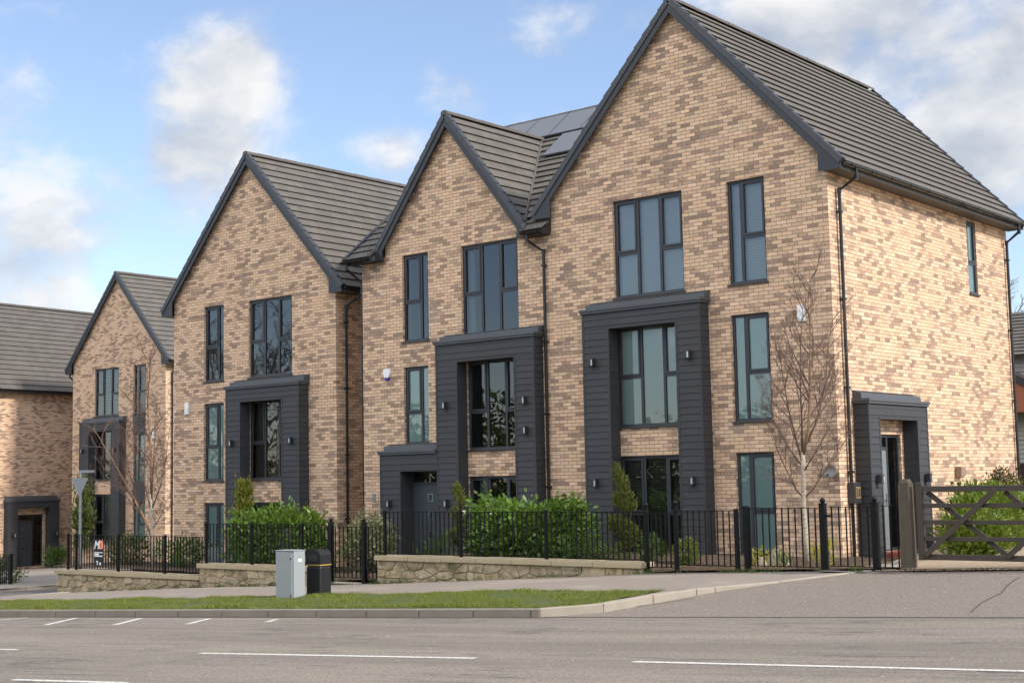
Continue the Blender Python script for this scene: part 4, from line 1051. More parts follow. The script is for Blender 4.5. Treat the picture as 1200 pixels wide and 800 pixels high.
# ---------------------------------------------------------------- stone walls
def stone_wall(label, x0, x1, yf, zb, zt, cop=.1, th=.32):
    H = thing('stone_wall', label, 'wall', (0,0,0), 0, 'stone garden walls along the pavement')
    mb = MB(); r = random.Random(int(x0*10))
    mb.box(x0+.01, x1-.01, yf+.014, yf+th, zb-.5, zt-cop, 1)
    def run(T, u0, u1):
        z0, z1 = zb-.3, zt-cop; K = 2.1; pts = []
        z = z0+.06; row = 0
        while z < z1+.02:
            u = u0-.1+(.12 if row % 2 else 0)
            while u < u1+.15:
                pts.append((u+r.uniform(-.09, .09), (z+r.uniform(-.03, .03))*K)); u += r.choice((.24, .32, .42, .55))
            z += r.uniform(.13, .19); row += 1
        for (px, py) in pts:
            if not (u0-.1 < px < u1+.1): continue
            poly = [(u0, z0*K), (u1, z0*K), (u1, z1*K), (u0, z1*K)]
            near = sorted(pts, key=lambda q: (q[0]-px)**2+(q[1]-py)**2)[1:15]
            for (qx, qy) in near:
                nx, ny = qx-px, qy-py; mx_, my_ = (px+qx)/2, (py+qy)/2; out = []
                f = [(a[0]-mx_)*nx+(a[1]-my_)*ny for a in poly]
                for n_ in range(len(poly)):
                    a, b, fa, fb = poly[n_], poly[(n_+1) % len(poly)], f[n_], f[(n_+1) % len(poly)]
                    if fa <= 0: out.append(a)
                    if fa*fb < 0: t = fa/(fa-fb); out.append((lerp(a[0], b[0], t), lerp(a[1], b[1], t)))
                poly = out
                if len(poly) < 3: break
            if len(poly) < 3: continue
            poly = [(a, b/K) for a, b in poly]; cx = sum(a for a, b in poly)/len(poly); cz = sum(b for a, b in poly)/len(poly)
            def ins(p, m): 
                L = math.hypot(p[0]-cx, p[1]-cz); t = max(0, 1-m/max(L, .02)); return (cx+(p[0]-cx)*t, cz+(p[1]-cz)*t)
            d = -.006-r.uniform(0, .022); base = len(mb.v); n_ = len(poly)
            for m, dd in ((.008, .03), (.010, d*.4), (.030, d)): mb.v += [tuple(T(ins(p, m)[0], dd+r.uniform(-.004, .004), ins(p, m)[1])) for p in poly]
            for lv in range(2):
                for q in range(n_): mb.f.append((base+lv*n_+q, base+lv*n_+(q+1) % n_, base+lv*n_+n_+(q+1) % n_, base+lv*n_+n_+q)); mb.m.append(0)
            mb.f.append(tuple(base+2*n_+q for q in range(n_))); mb.m.append(0)
    run(lambda u, d, z: (u, yf+d, z), x0, x1); run(lambda u, d, z: (x1-d, u, z), yf, yf+th); run(lambda u, d, z: (x0+d, -u+2*yf+th, z), yf, yf+th)
    mb.build('stonework', [M['stone'], M['mortar']], H)
    c = MB(); u = x0-.05
    while u < x1+.04:
        e = min(u+.9+rnd.uniform(-.06, .06), x1+.05); 
        if x1+.05-e < .25: e = x1+.05
        c.box(u+.004, e-.004, yf-.06, yf+th+.05, zt-cop+rnd.uniform(-.004,.003), zt+rnd.uniform(-.005,.004)); u = e
    c.build('coping', M['coping'], H, bevel=.012); return H
YF = -4.16
stone_wall('low stone wall at the side street corner, under the railing with the sign', -19.6, -13.86, YF, -1.06, -.45)
stone_wall('short stone wall with the laurel behind it, partly hidden by the grey cabinet', -13.845, -10.15, YF, -.72, -.17)
stone_wall('long stone wall below the front door and dense laurel hedge', -8.12, -1.72, YF, -.45, .12)

# ---------------------------------------------------------------- railings
bar_me = {}
def baluster(h):
    key = round(h, 3)
    if key not in bar_me:
        mb = MB(); mb.tube([(0,0,0),(0,0,h)], .0132, 6); o = mb.build('baluster', M['iron']); bar_me[key] = o.data; bpy.data.objects.remove(o)
    return bar_me[key]
def railing(name, label, cat, x0, x1, zb, zt, y=-4.0, posts=(), pitch=.115, finial=(), pz=None, group='black iron railings', pw=.028, hinge=()):
    H = thing(name, label, cat, (x0, y, zb), 0, group)
    mb = MB(); mb.box(0, x1-x0, -.02, .02, zt-zb-.012, zt-zb); mb.build('top_rail', M['iron'], H)
    mb = MB(); mb.box(0, x1-x0, -.02, .02, .03, .042); mb.build('bottom_rail', M['iron'], H)
    n = max(2, round((x1-x0)/pitch)); me = baluster(zt-zb-.05)
    for i in range(n):
        x = (x1-x0)*(i+.5)/n
        if any(abs(x0+x-p) < pw+.02 for p in posts): continue
        o = bpy.data.objects.new('baluster', me); COL.objects.link(o); o.parent = H; o.location = (x, 0, .042)
    for p in posts:
        tall = p in finial; b = (pz if pz is not None else zb-.06)
        post_part(H, p-x0, 0, b-zb, zt-zb+(.03 if not tall else .08), pw, tall)
    for p in hinge:
        mb = MB(); mb.box(p-x0-.06, p-x0+.06, -.016, .016, zt-zb-.16, zt-zb-.13); mb.build('hinge', M['iron'], H)
    return H
def post_part(H, x, y, z0, z1, w, ball):
    mb = MB(); mb.box(x-w, x+w, y-w, y+w, z0, z1)
    if ball:
        mb.box(x-w-.008, x+w+.008, y-w-.008, y+w+.008, z1, z1+.015)
    o = mb.build('post', M['iron'], H, bevel=.003)
    if ball:
        k = MB(); k.lathe((x,y,z1+.055), [(.001,.045),(.022,.039),(.039,.022),(.045,0),(.039,-.022),(.022,-.039),(.016,-.05)], 12); k.build('finial', M['iron'], o, smooth=True)
railing('railing', 'iron railing on the corner stone wall, carrying the small black sign', 'railing', -19.4, -13.9, -.45, .42, posts=(-19.36,-19.0,-17.2,-15.35), pz=-.45)
railing('railing', 'iron railing on the stone wall left of and behind the grey cabinet', 'railing', -13.84, -10.0, -.17, .72, posts=(-13.8,-12.2,-10.55), pz=-.17)
railing('garden_gate', 'iron gate between two posts right of the black litter bin', 'gate', -9.58, -8.72, -.40, .68, posts=(), group='iron pedestrian gates', pitch=.12)
railing('railing', 'short iron railing with a ball-topped gate post beside the black litter bin', 'railing', -10.0, -9.6, -.40, .68, posts=(-9.65,), finial=(-9.65,), pz=-.5, pw=.045, pitch=.11)
railing('railing', 'short iron railing with gate post in front of the variegated shrub', 'railing', -8.70, -8.15, -.40, .68, posts=(-8.66,), finial=(-8.66,), pz=-.5, pw=.045, pitch=.11)
railing('railing', 'long iron railing on the stone wall in front of the laurel hedge', 'railing', -8.1, -1.76, .12, .985, posts=(-8.06,-6.0,-3.9), pz=.12)
railing('garden_gate', 'iron gate beside the spiral topiary, between two slim posts', 'gate', -1.62, -1.14, -.0, .96, group='iron pedestrian gates', pitch=.1)
railing('railing', 'single slim iron gate post at the right end of the long stone wall', 'railing', -1.745, -1.63, .0, .965, posts=(-1.68,), finial=(-1.68,), pz=-.12, pw=.035)
railing('railing', 'iron railing in front of the golden round shrub', 'railing', -1.12, .16, .05, 1.0, posts=(-1.07,.12), finial=(-1.07,), pz=-.06, pw=.032)
railing('railing', 'iron railing in front of the white-stemmed birch', 'railing', .2, 1.62, .07, 1.045, posts=(.31,), pz=-.02, pw=.042)
railing('garden_gate', 'iron gate in front of the downpipe and side porch, between two ball-topped posts', 'gate', 1.79, 2.52, .10, 1.06, group='iron pedestrian gates', pitch=.125, hinge=(1.77,2.55))
for x, z, lab in ((1.70,.06,'square iron gate post with a ball top, right of the birch trunk'),(2.58,.085,'square iron gate post with a ball top, nearest the timber post')):
    H = thing('gate_post', lab, 'post', (x, -4.0, z), 0, 'ball-topped iron gate posts'); post_part(H, 0, 0, -.1, 1.04 if x < 2 else 1.03, .048, True)
railing('railing', 'narrow iron railing panel against the weathered timber post', 'railing', 2.66, 3.0, .10, 1.075, pitch=.115)
# far-left garden rail by the neighbour's path
railing('railing', 'iron railing at the far left edge beyond the side street', 'railing', -29.5, -26.3, -1.35, -.35, y=-1.45, posts=(-26.35,), pz=-1.5, pw=.04)

# ---------------------------------------------------------------- timber gate
H = thing('timber_post', 'thick weathered timber gate post with a chamfered top', 'post', (3.10,-4.0,.1))
k = MB(); k.hexa([(-.10,-.09,-.15),(.10,-.09,-.15),(.10,.09,-.15),(-.10,.09,-.15),(-.09,-.085,1.30),(.09,-.085,1.30),(.09,.085,1.30),(-.09,.085,1.30)])
k.hexa([(-.09,-.085,1.301),(.09,-.085,1.301),(.09,.085,1.301),(-.09,.085,1.301),(-.05,-.05,1.37),(.06,-.05,1.37),(.06,.05,1.37),(-.05,.05,1.37)])
k.build('post', M['wood'], H, bevel=.012)
GT = thing('field_gate', 'dark five-bar timber field gate across the gravel drive', 'gate', (3.30,-4.0,0))
k = MB(); k.box(-.03,.07,-.04,.04,.26,1.42); k.build('hanging_stile', M['gatewood'], GT, bevel=.008)
gl_ = 3.3
for z0, z1, t in ((1.275,1.36,.035),(1.035,1.10,.02),(.79,.855,.02),(.545,.61,.02),(.265,.35,.03)):
    k = MB(); k.box(.072, gl_, -t, t, z0, z1); k.build('bar', M['gatewood'], GT, bevel=.005)
def brace(x0, z0, x1, z1, y):
    a = Vector((x0,0,z0)); b = Vector((x1,0,z1)); s = (b-a).normalized(); n = Vector((-s.z,0,s.x))*.038
    k = MB(); P = [a-n, b-n, b+n, a+n]
    k.hexa([(p.x,y,p.z) for p in P]+[(p.x,y+.03,p.z) for p in P]); 
    k = MB(); k.prism([(p.x,p.z) for p in P], y, y+.03); k.build('brace', M['gatewood'], GT, bevel=.004)
brace(.09,.33,1.20,1.30,-.075); brace(.12,1.27,1.30,.33,.038); brace(1.30,1.27,2.35,.33,.038); brace(1.33,.33,2.4,1.27,-.075)
k = MB(); k.box(gl_, gl_+.09, -.04, .04, .26, 1.40); k.build('closing_stile', M['gatewood'], GT, bevel=.008)
H = thing('timber_fence', 'dark boarded timber fence at the back of the house', 'fence', (-.3,9.7,0))
k = MB(); 
for i in range(60): k.box(.0+i*.15, .145+i*.15, 0, .03, -.1, 1.66+.004*(i % 3))
k.build('boards', M['gatewood'], H)
k = MB(); k.box(-.02, 9, -.03, .05, 1.665, 1.72); k.build('capping', M['gatewood'], H)

# ---------------------------------------------------------------- street furniture
H = thing('utility_cabinet', 'pale grey metal utility cabinet standing on the grass verge', 'cabinet', (-5.93,-8.30,rz(-6.05,-8.35)+.05), R_(6))
k = MB(); k.box(-.42,0,0,.28,0,.86); body = k.build('body', M['cab'], H, bevel=.012)
k = MB(); k.box(-.405,-.035,-.016,-.0005,.045,.845); dr = k.build('door', M['cab'], H, bevel=.006)
k = MB(); k.box(-.07,-.045,-.024,-.0165,.72,.75); k.box(-.07,-.045,-.024,-.0165,.10,.13); k.build('lock', M['gutter'], dr)
k = MB(); k.box(.001,.004,.10,.19,.68,.73); k.build('label_plate', M['white'], H)
k = MB(); k.box(-.43,.01,-.02,.29,.861,.875); k.build('lid', M['cab'], H, bevel=.008)
k = MB(); k.box(.001,.003,.12,.124,.75,.82); k.box(.001,.003,.124,.19,.75,.754); k.build('panel_seam', M['steel'], H)
H = thing('litter_bin', 'black litter bin with a gold band beside the grey cabinet', 'bin', (-6.02,-7.66,rz(-6,-7.7)+.06), R_(6)); H.scale = (.66,.66,.98)
k = MB(); k.hexa([(-.25,-.22,0),(.25,-.22,0),(.25,.22,0),(-.25,.22,0),(-.245,-.215,.58),(.245,-.215,.58),(.245,.215,.58),(-.245,.215,.58)]); k.build('body', M['bin'], H, bevel=.04)
k = MB(); k.box(-.25,.25,-.22,.22,.581,.605); k.build('band', M['gold'], H, bevel=.03)
k = MB(); k.prism([(-.245,.606),(.245,.606),(.245,.77),(.19,.835),(.10,.86),(-.10,.86),(-.19,.835),(-.245,.77)], -.215, .215); hd = k.build('hood', M['bin'], H, bevel=.02)
k = MB(); k.box(-.14,.14,-.2185,-.2155,.66,.77); k.build('opening', M['dark'], hd)
# small sign fixed on the corner railing
H = thing('sign_board', 'small black sign with white M and orange D fixed to the corner railing', 'sign', (-17.98,-4.035,-.34))
k = MB(); k.box(-.20,.20,-.006,.006,0,.66); k.build('board', M['bin'], H)
def text(parent, s, size, x, z, mat, shear=0, y=-.009, name='lettering', bold=.0):
    cu = bpy.data.curves.new(name, 'FONT'); cu.body = s; cu.size = size; cu.shear = shear; cu.align_x = 'CENTER'; cu.extrude = .001; cu.offset = bold
    t = bpy.data.objects.new(name, cu); dg = bpy.context.evaluated_depsgraph_get(); COL.objects.link(t); dg.update()
    me = bpy.data.meshes.new_from_object(t.evaluated_get(dg)); bpy.data.objects.remove(t)
    me.materials.clear(); me.materials.append(mat); o = bpy.data.objects.new(name, me); COL.objects.link(o); o.parent = parent
    o.rotation_euler = (R_(90),0,0); o.location = (x, y, z); return o
text(H, 'M', .27, -.085, .43, M['white'], .25, bold=.008)
k = MB(); k.box(.015,.19,-.0085,-.0062,.42,.635); k.build('orange_block', M['orange'], H)
text(H, 'D', .25, .10, .435, M['blind_teal'], .0, y=-.0105, bold=-.004)
k = MB()
for z0, z1, a, b in ((.325,.345,-.17,.17),(.27,.315,-.17,.02),(.235,.262,-.17,.17)): k.box(a, b, -.0085, -.0062, z0, z1)
k.build('print_band', M['white'], H)
k = MB(); k.box(-.10,-.02,-.0085,-.0062,.10,.13); k.hexa([(-.075,-.0085,.03),(-.045,-.0085,.03),(-.045,-.0062,.03),(-.075,-.0062,.03),(-.05,-.0085,.099),(-.02,-.0085,.099),(-.02,-.0062,.099),(-.05,-.0062,.099)]); k.box(.04,.10,-.0085,-.0062,.03,.095); k.build('print_mark', M['white'], H)
text(HD, '1', .30, -5.80, 2.02, M['gold'], 0, y=-.014, name='number', bold=.012)
# back of a triangular road sign
H = thing('road_sign', 'grey back of a triangular road sign on a galvanised pole behind the corner railing', 'sign', (-20.38,-3.0,-1.05), R_(25))
k = MB(); k.tube([(0,0,-.2),(0,0,3.08)], .04, 12); k.build('pole', M['steel'], H)
k = MB(); k.prism([(.0,2.36),(.26,2.90),(-.26,2.90)], -.05, -.042); k.build('sign_plate', M['steel'], H)
k = MB(); k.box(-.22,.22,-.041,-.03,2.82,2.85); k.box(-.1,.1,-.041,-.03,2.6,2.63); k.build('bracket', M['steel'], H)
k = MB(); k.box(-.04,.42,-.03,.03,3.03,3.10); k.build('top_arm', M['steel'], H)

# ---------------------------------------------------------------- plants
def leaf_mesh(name, C, Dv, L, W, mat, parent, seed=0, fold=.25):
    """leaves: centres C, directions Dv, lengths L, widths W"""
    rg = np.random.default_rng(seed); n = len(C)
    d = Dv/np.maximum(np.linalg.norm(Dv, axis=1, keepdims=True), 1e-6)
    r = rg.normal(size=(n, 3)); s = np.cross(d, r); s /= np.maximum(np.linalg.norm(s, axis=1, keepdims=True), 1e-6); nn = np.cross(s, d)
    L = L[:, None]; W = W[:, None]
    V = np.empty((n, 4, 3)); V[:, 0] = C; V[:, 1] = C+d*L*.5+s*W*.5+nn*W*fold; V[:, 2] = C+d*L; V[:, 3] = C+d*L*.5-s*W*.5+nn*W*fold
    return tri_mesh(name, V, mat, parent)
def shrub(name, label, cat, loc, size, n, L, W, mat, seed=1, shape='ball', group=None, up=.6, clump=26, mats=None):
    """loc base centre; size (rx, ry, h)"""
    H = thing(name, label, cat, loc, 0, group); rg = np.random.default_rng(seed); rx, ry, h = size
    nc = max(6, n//clump); cs = []
    while len(cs) < nc:
        p = rg.uniform(-1, 1, 3)
        if shape == 'ball':
            q = p.copy(); rr = np.linalg.norm(q)
            if rr > 1 or rr < .55: continue
            c = np.array([q[0]*rx, q[1]*ry, h*.5+q[2]*h*.5])
        elif shape == 'box':
            a = np.abs(p); 
            if a.max() < .62: continue
            c = np.array([p[0]*rx*(1-.12*max(0, p[2])), p[1]*ry, h*.5+p[2]*h*.5+.10*h*math.sin(p[0]*rx*3.1+seed)*max(0, p[2])])
        elif shape == 'cone':
            z = rg.random(); rad = (1-z)**.7*min(1, .5+z*3); a = rg.random()*6.283; r = rad*rg.uniform(.5, 1)
            c = np.array([math.cos(a)*rx*r, math.sin(a)*ry*r, z*h])
        elif shape == 'column':
            z = rg.random(); rad = min(1, (1-z)*3.2)**.6*(.85+.2*math.sin(z*14+seed)); a = rg.random()*6.283; r = rad*rg.uniform(.45, 1)
            c = np.array([math.cos(a)*rx*r, math.sin(a)*ry*r, z*h])
        elif shape == 'helix':
            t = rg.random()**1.8; z = .16+t*.80; rad = (1-t)**1.05; a = t*2.75*6.283+seed*.37; hr = rx*.55*rad+.015; cr = (.42*rad+.09)*rx
            q = rg.normal(size=3); q /= np.linalg.norm(q); q *= cr*rg.uniform(.55, 1)
            c = np.array([math.cos(a)*hr+q[0], math.sin(a)*hr+q[1], z*h+q[2]*.75])
        elif shape == 'lobes':
            # clipped spiral: separate slanting pads on one stem, (x, z, half length, half width, slant)
            w_ = np.array([l[2]*l[3]**2 for l in LOBE]); l = LOBE[rg.choice(len(LOBE), p=w_/w_.sum())]
            q = rg.normal(size=3); q /= np.linalg.norm(q); q *= rg.uniform(.6, 1)
            a = l[4]; e, f_ = q[0]*l[2], q[2]*l[3]; x_ = l[0]+e*math.cos(a)-f_*math.sin(a); z_ = l[1]+e*math.sin(a)+f_*math.cos(a)
            c = np.array([x_*.66-q[1]*l[3]*.75, x_*.75+q[1]*l[3]*.66, z_])
        elif shape == 'spiral':
            # a cone cut into a rising spiral ramp
            z = rg.random(); cone = (1-z)**.75*.95+.05; a = rg.random()*6.283; turn = (z*4.1-a/6.283) % 1.0
            if turn > .58: continue
            r = cone*rg.uniform(.35, 1)*(.75+.5*math.sin(turn/.58*math.pi))
            c = np.array([math.cos(a)*rx*r, math.sin(a)*ry*r, .12*h+z*h*.88])
        cs.append(c)
    cs = np.array(cs); k = n//nc
    ctr = np.array([0, 0, h*.45]); out = cs-ctr; out[:, 2] *= .6; out /= np.maximum(np.linalg.norm(out, axis=1, keepdims=True), 1e-6)
    spread = min(rx, ry, h)*(.04 if L < .05 and shape == 'ball' else .16 if shape != 'lobes' else .03)+L*.35
    C = np.repeat(cs, k, 0)+rg.normal(0, 1, (nc*k, 3))*spread*np.array([1, 1, .9]); C[:, 2] = np.maximum(C[:, 2], .01)
    D = np.repeat(out, k, 0)*.8+rg.normal(0, .55, (nc*k, 3))+np.array([0, 0, up])
    ll = L*rg.uniform(.6, 1.25, nc*k); o = leaf_mesh('foliage', C, D, ll, ll*W, M[mat], H, seed)
    s = MB()
    for i in range(5):
        a = rg.random()*6.28; s.tube([(0,0,-.05),(math.cos(a)*rx*.25,math.sin(a)*ry*.25,h*.4),(math.cos(a)*rx*.45,math.sin(a)*ry*.45,h*.75)], [.018,.012,.005], 5)
    s.build('stem', M['stem'], H); return H

def shoots(H, n, rx, ry, h, seed, L, W, mat, height=.5, name='shoot_leaves'):
    """upright leafy shoots on top of a hedge"""
    rg = np.random.default_rng(seed); C = []; D = []
    for i in range(n):
        x, y = rg.uniform(-rx, rx), rg.uniform(-ry, ry); hh = height*rg.uniform(.4, 1); lean = rg.normal(0, .12, 2)
        for j in range(22):
            t = j/22; C.append((x+lean[0]*t, y+lean[1]*t, h*.86+hh*t)); a = j*2.4+rg.random(); D.append((math.cos(a)*.8, math.sin(a)*.8, .7+t))
    C = np.array(C); D = np.array(D); ll = L*rg.uniform(.7, 1.2, len(C)); leaf_mesh(name, C, D, ll, ll*W, M[mat], H, seed+1)
LOBE = [(-.02,1.50,.34,.115,-1.25),(.03,1.13,.24,.17,-.85),(.0,.62,.36,.19,-.62),(.02,.34,.18,.10,0)]
h = shrub('laurel_hedge', 'dense glossy green laurel hedge behind the long railing', 'hedge', (-5.38,-2.6,.0), (1.15,.55,.98), 9500, .13, .46, 'laurel', 11, 'box', up=.25); shoots(h, 16, 1.0, .4, 1.0, 12, .12, .46, 'laurel', .13)
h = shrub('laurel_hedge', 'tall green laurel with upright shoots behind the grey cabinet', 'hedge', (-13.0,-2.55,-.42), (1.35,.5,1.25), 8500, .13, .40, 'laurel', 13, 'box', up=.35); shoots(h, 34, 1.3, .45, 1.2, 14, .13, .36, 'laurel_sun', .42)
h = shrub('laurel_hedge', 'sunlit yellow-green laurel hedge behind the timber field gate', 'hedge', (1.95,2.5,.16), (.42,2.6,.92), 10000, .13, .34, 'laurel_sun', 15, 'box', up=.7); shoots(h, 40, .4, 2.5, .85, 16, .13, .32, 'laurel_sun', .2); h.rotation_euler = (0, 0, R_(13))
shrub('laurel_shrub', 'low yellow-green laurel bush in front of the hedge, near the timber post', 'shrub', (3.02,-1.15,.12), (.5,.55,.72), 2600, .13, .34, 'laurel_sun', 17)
shrub('spiral_topiary', 'spiral-cut conifer topiary beside the dark patio window', 'topiary', (-3.22,-2.5,.0), (.50,.50,1.78), 11000, .045, .36, 'conifer', 18, 'lobes', up=.9, clump=26)
LOBE = [(.0,1.26,.30,.105,-1.25),(-.05,.82,.22,.12,-1.1),(-.06,.42,.2,.13,-.9)]
shrub('conifer', 'slim twisted conifer in front of the dark porch, left of the laurel hedge', 'conifer', (-7.28,-2.6,.0), (.22,.22,1.52), 4200, .05, .34, 'conifer', 19, 'lobes', up=1.0)
shrub('conifer', 'yellow-green conifer at the left end of the tall laurel', 'conifer', (-14.55,-2.3,-.42), (.26,.26,2.0), 3600, .12, .28, 'golden', 20, 'cone', up=1.1)
shrub('conifer', 'narrow dark green conifer beside the road sign pole', 'conifer', (-38.9,9.2,-.9), (.32,.32,2.9), 3000, .17, .4, 'thuja', 21, 'column', up=1.2)
shrub('round_shrub', 'ball-shaped golden and green shrub behind the railing', 'shrub', (-1.66,-2.8,.0), (.25,.25,.47), 3600, .034, .5, 'goldgreen', 22, up=.15)
shrub('round_shrub', 'small green bush left of the spiral topiary', 'shrub', (-3.85,-2.9,.0), (.45,.35,.42), 1500, .07, .45, 'green', 23)
shrub('round_shrub', 'small bright green bush right of the spiral topiary', 'shrub', (-2.42,-2.8,.0), (.2,.25,.52), 900, .07, .4, 'green', 24)
shrub('round_shrub', 'low grey-green bush under the spiral topiary', 'shrub', (-3.1,-3.2,.0), (.45,.25,.28), 900, .06, .4, 'thuja', 25)
shrub('variegated_shrub', 'cream variegated shrub between the garden gate and front door', 'shrub', (-10.55,-2.0,-.42), (.6,.5,1.25), 3600, .085, .5, 'varieg', 26)
shrub('round_shrub', 'low green and yellow plant at the foot of the ground-floor window', 'shrub', (-.35,-2.2,.0), (.3,.2,.22), 300, .08, .35, 'yellow', 27)
shrub('grassy_plant', 'yellow strappy plant between the birch and the downpipe', 'plant', (1.0,-2.6,.03), (.16,.14,.34), 170, .16, .13, 'yellow', 28, up=1.6)
shrub('grassy_plant', 'green strappy plant at the foot of the birch trunk', 'plant', (.28,-2.7,.02), (.16,.14,.2), 120, .13, .14, 'green', 29, up=1.6)
shrub('grassy_plant', 'strappy green plant below the slim conifer', 'plant', (-7.25,-3.3,.02), (.25,.2,.28), 150, .24, .10, 'green', 30, up=1.4)
shrub('round_shrub', 'round clipped green shrub beside the far-left driveway', 'shrub', (-42.9,10.5,-1.85), (.4,.4,.95), 900, .12, .5, 'green', 31)
shrub('flower_shrub', 'brown faded shrub above the hedge against the sunlit wall', 'shrub', (1.25,4.9,1.05), (.25,.3,.5), 700, .08, .6, 'brownleaf', 32)
shrub('mixed_planting', 'dark green planting inside the corner garden behind the sign', 'shrub', (-18.8,-2.6,-.45), (.7,.4,.75), 1600, .09, .4, 'thuja', 33)
shrub('mixed_planting', 'low dark bushes right of the leaning birch trunk', 'shrub', (-16.6,-2.6,-.45), (.8,.4,.72), 1800, .09, .4, 'green', 34)
shrub('round_shrub', 'green bush behind the far-left railing', 'shrub', (-28.2,-.7,-1.45), (.9,.5,.8), 1200, .12, .4, 'green', 35)
# rocks by the birch
for (x, y, s, lab) in ((.02,-2.5,.24,'pale leaning rock left of the birch trunk'),(-.15,-2.75,.13,'small rounded stone near the ground-floor window')):
    k = MB(); rg = random.Random(int(x*100)); P = [Vector((math.cos(a)*r, math.sin(a)*r*.6, z)) for z, r in ((-.05,1),(.5,.8),(1.2,.35)) for a in lin(0, 5.4, 7)]
    P = [(x+p.x*s*rg.uniform(.85,1.1), y+p.y*s, .0+p.z*s*rg.uniform(.9,1.1)) for p in P]; k.v = P
    for r in range(2):
        for j in range(7): k.f.append((r*7+j, r*7+(j+1) % 7, r*7+7+(j+1) % 7, r*7+7+j)); k.m.append(0)
    k.f.append(tuple(14+j for j in range(7))); k.m.append(0)
    o = k.build('rock', M['coping'], bevel=.02); tag(o, lab, 'rock')

# ---------------------------------------------------------------- bare trees
def branch_tree(H, seed, trunk, limbs, twig_mat, trunk_mat, limb_mat=None, depth=3, twig_r=.0055, count=(5, 6, 5), upb=.34, trunk_r=(.075,.03), sprd=.92):
    """trunk: polyline; limbs: list of (polyline, r0, r1, mat) main limbs; fine twigs grow from limbs"""
    rg = random.Random(seed); tb = MB(); tb.tube(trunk, lin(trunk_r[0], trunk_r[1], len(trunk)), 10); tb.build('trunk', trunk_mat, H, smooth=True)
    lb = MB(); tw = MB()
    def sub(poly, r0, lev, span):
        P = [Vector(p) for p in poly]; n = count[lev]
        for i in range(n):
            t = .18+.82*(i+rg.random()*.8)/n; f = t*(len(P)-1); j = min(int(f), len(P)-2); p = P[j].lerp(P[j+1], f-j); d = (P[j+1]-P[j]).normalized()
            a = rg.random()*6.283; o = d.orthogonal().normalized(); o = (o*math.cos(a)+d.cross(o)*math.sin(a))
            nd = (d*.7+o*sprd+Vector((0,0,upb))).normalized(); L = span*(1.15-t*.6)*rg.uniform(.7, 1.2)
            q = [p]; cur = p.copy(); m = 4 if lev < 2 else 3
            for s in range(m):
                nd = (nd+Vector((rg.gauss(0,.14), rg.gauss(0,.14), rg.gauss(.08,.12)))).normalized(); cur = cur+nd*L/m; q.append(cur)
            r = max(twig_r*.5, r0*(.5-.15*t)); (lb if lev == 0 and r > .008 else tw).tube(q, lin(r, max(.0014, r*.35), len(q)), 4 if lev else 5, cap=False)
            if lev+1 < len(count): sub(q, r, lev+1, L*.55)
    for poly, r0, r1, mt in limbs:
        b = MB(); b.tube(poly, lin(r0, r1, len(poly)), 7); b.build('limb', mt, H, smooth=True)
        Ls = sum((Vector(a)-Vector(c)).length for a, c in zip(poly, poly[1:])); sub(poly, r0, 0, Ls*.38)
    if lb.f: lb.build('branches', twig_mat, H)
    tw.build('twigs', twig_mat, H)
T1 = thing('birch_tree', 'young bare birch with white trunk against the brick corner', 'tree', (.42,-2.2,.0))
def pl_(*p): return list(p)
branch_tree(T1, 41, [(0.02,0,-.1),(.0,0,.5),(-.02,0,1.0),(0,0,1.5),(.01,0,1.95)],
    [([(0,0,1.15),(-.16,0,1.32),(-.32,.02,1.62),(-.5,.05,1.95),(-.62,.05,2.4)], .016,.004, M['twig']), ([(0,0,1.15),(.16,.05,1.32),(.36,.1,1.62),(.56,.1,1.9),(.85,.1,2.2)], .016,.004, M['limb']),
     ([(0,0,1.75),(-.12,.03,2.15),(-.26,.05,2.7),(-.36,.06,3.3),(-.44,.08,4.0)], .022,.004, M['twig']), ([(.01,0,1.9),(.14,-.02,2.3),(.20,-.02,2.9),(.22,0,3.6),(.26,.02,4.4),(.33,.02,5.2)], .034,.004, M['limb']),
     ([(0,0,1.9),(-.03,.08,2.5),(-.05,.12,3.2),(-.02,.14,3.9),(.05,.15,4.6)], .022,.004, M['twig']), ([(.01,0,1.95),(.25,.1,2.5),(.42,.15,3.1),(.5,.15,3.8),(.6,.18,4.3)], .018,.004, M['twig']),
     ([(0,0,1.7),(-.2,-.08,2.0),(-.45,-.12,2.5),(-.6,-.15,3.1)], .014,.004, M['twig']), ([(.0,0,1.6),(.25,-.06,1.9),(.55,-.1,2.3),(.8,-.12,2.9)], .013,.003, M['twig'])],
    M['twig'], M['bark'], count=(12, 6, 4), trunk_r=(.055,.036), twig_r=.0042)
T2 = thing('birch_tree', 'bare birch with one limb leaning far left, behind the corner railing', 'tree', (-17.9,-2.5,-.5))
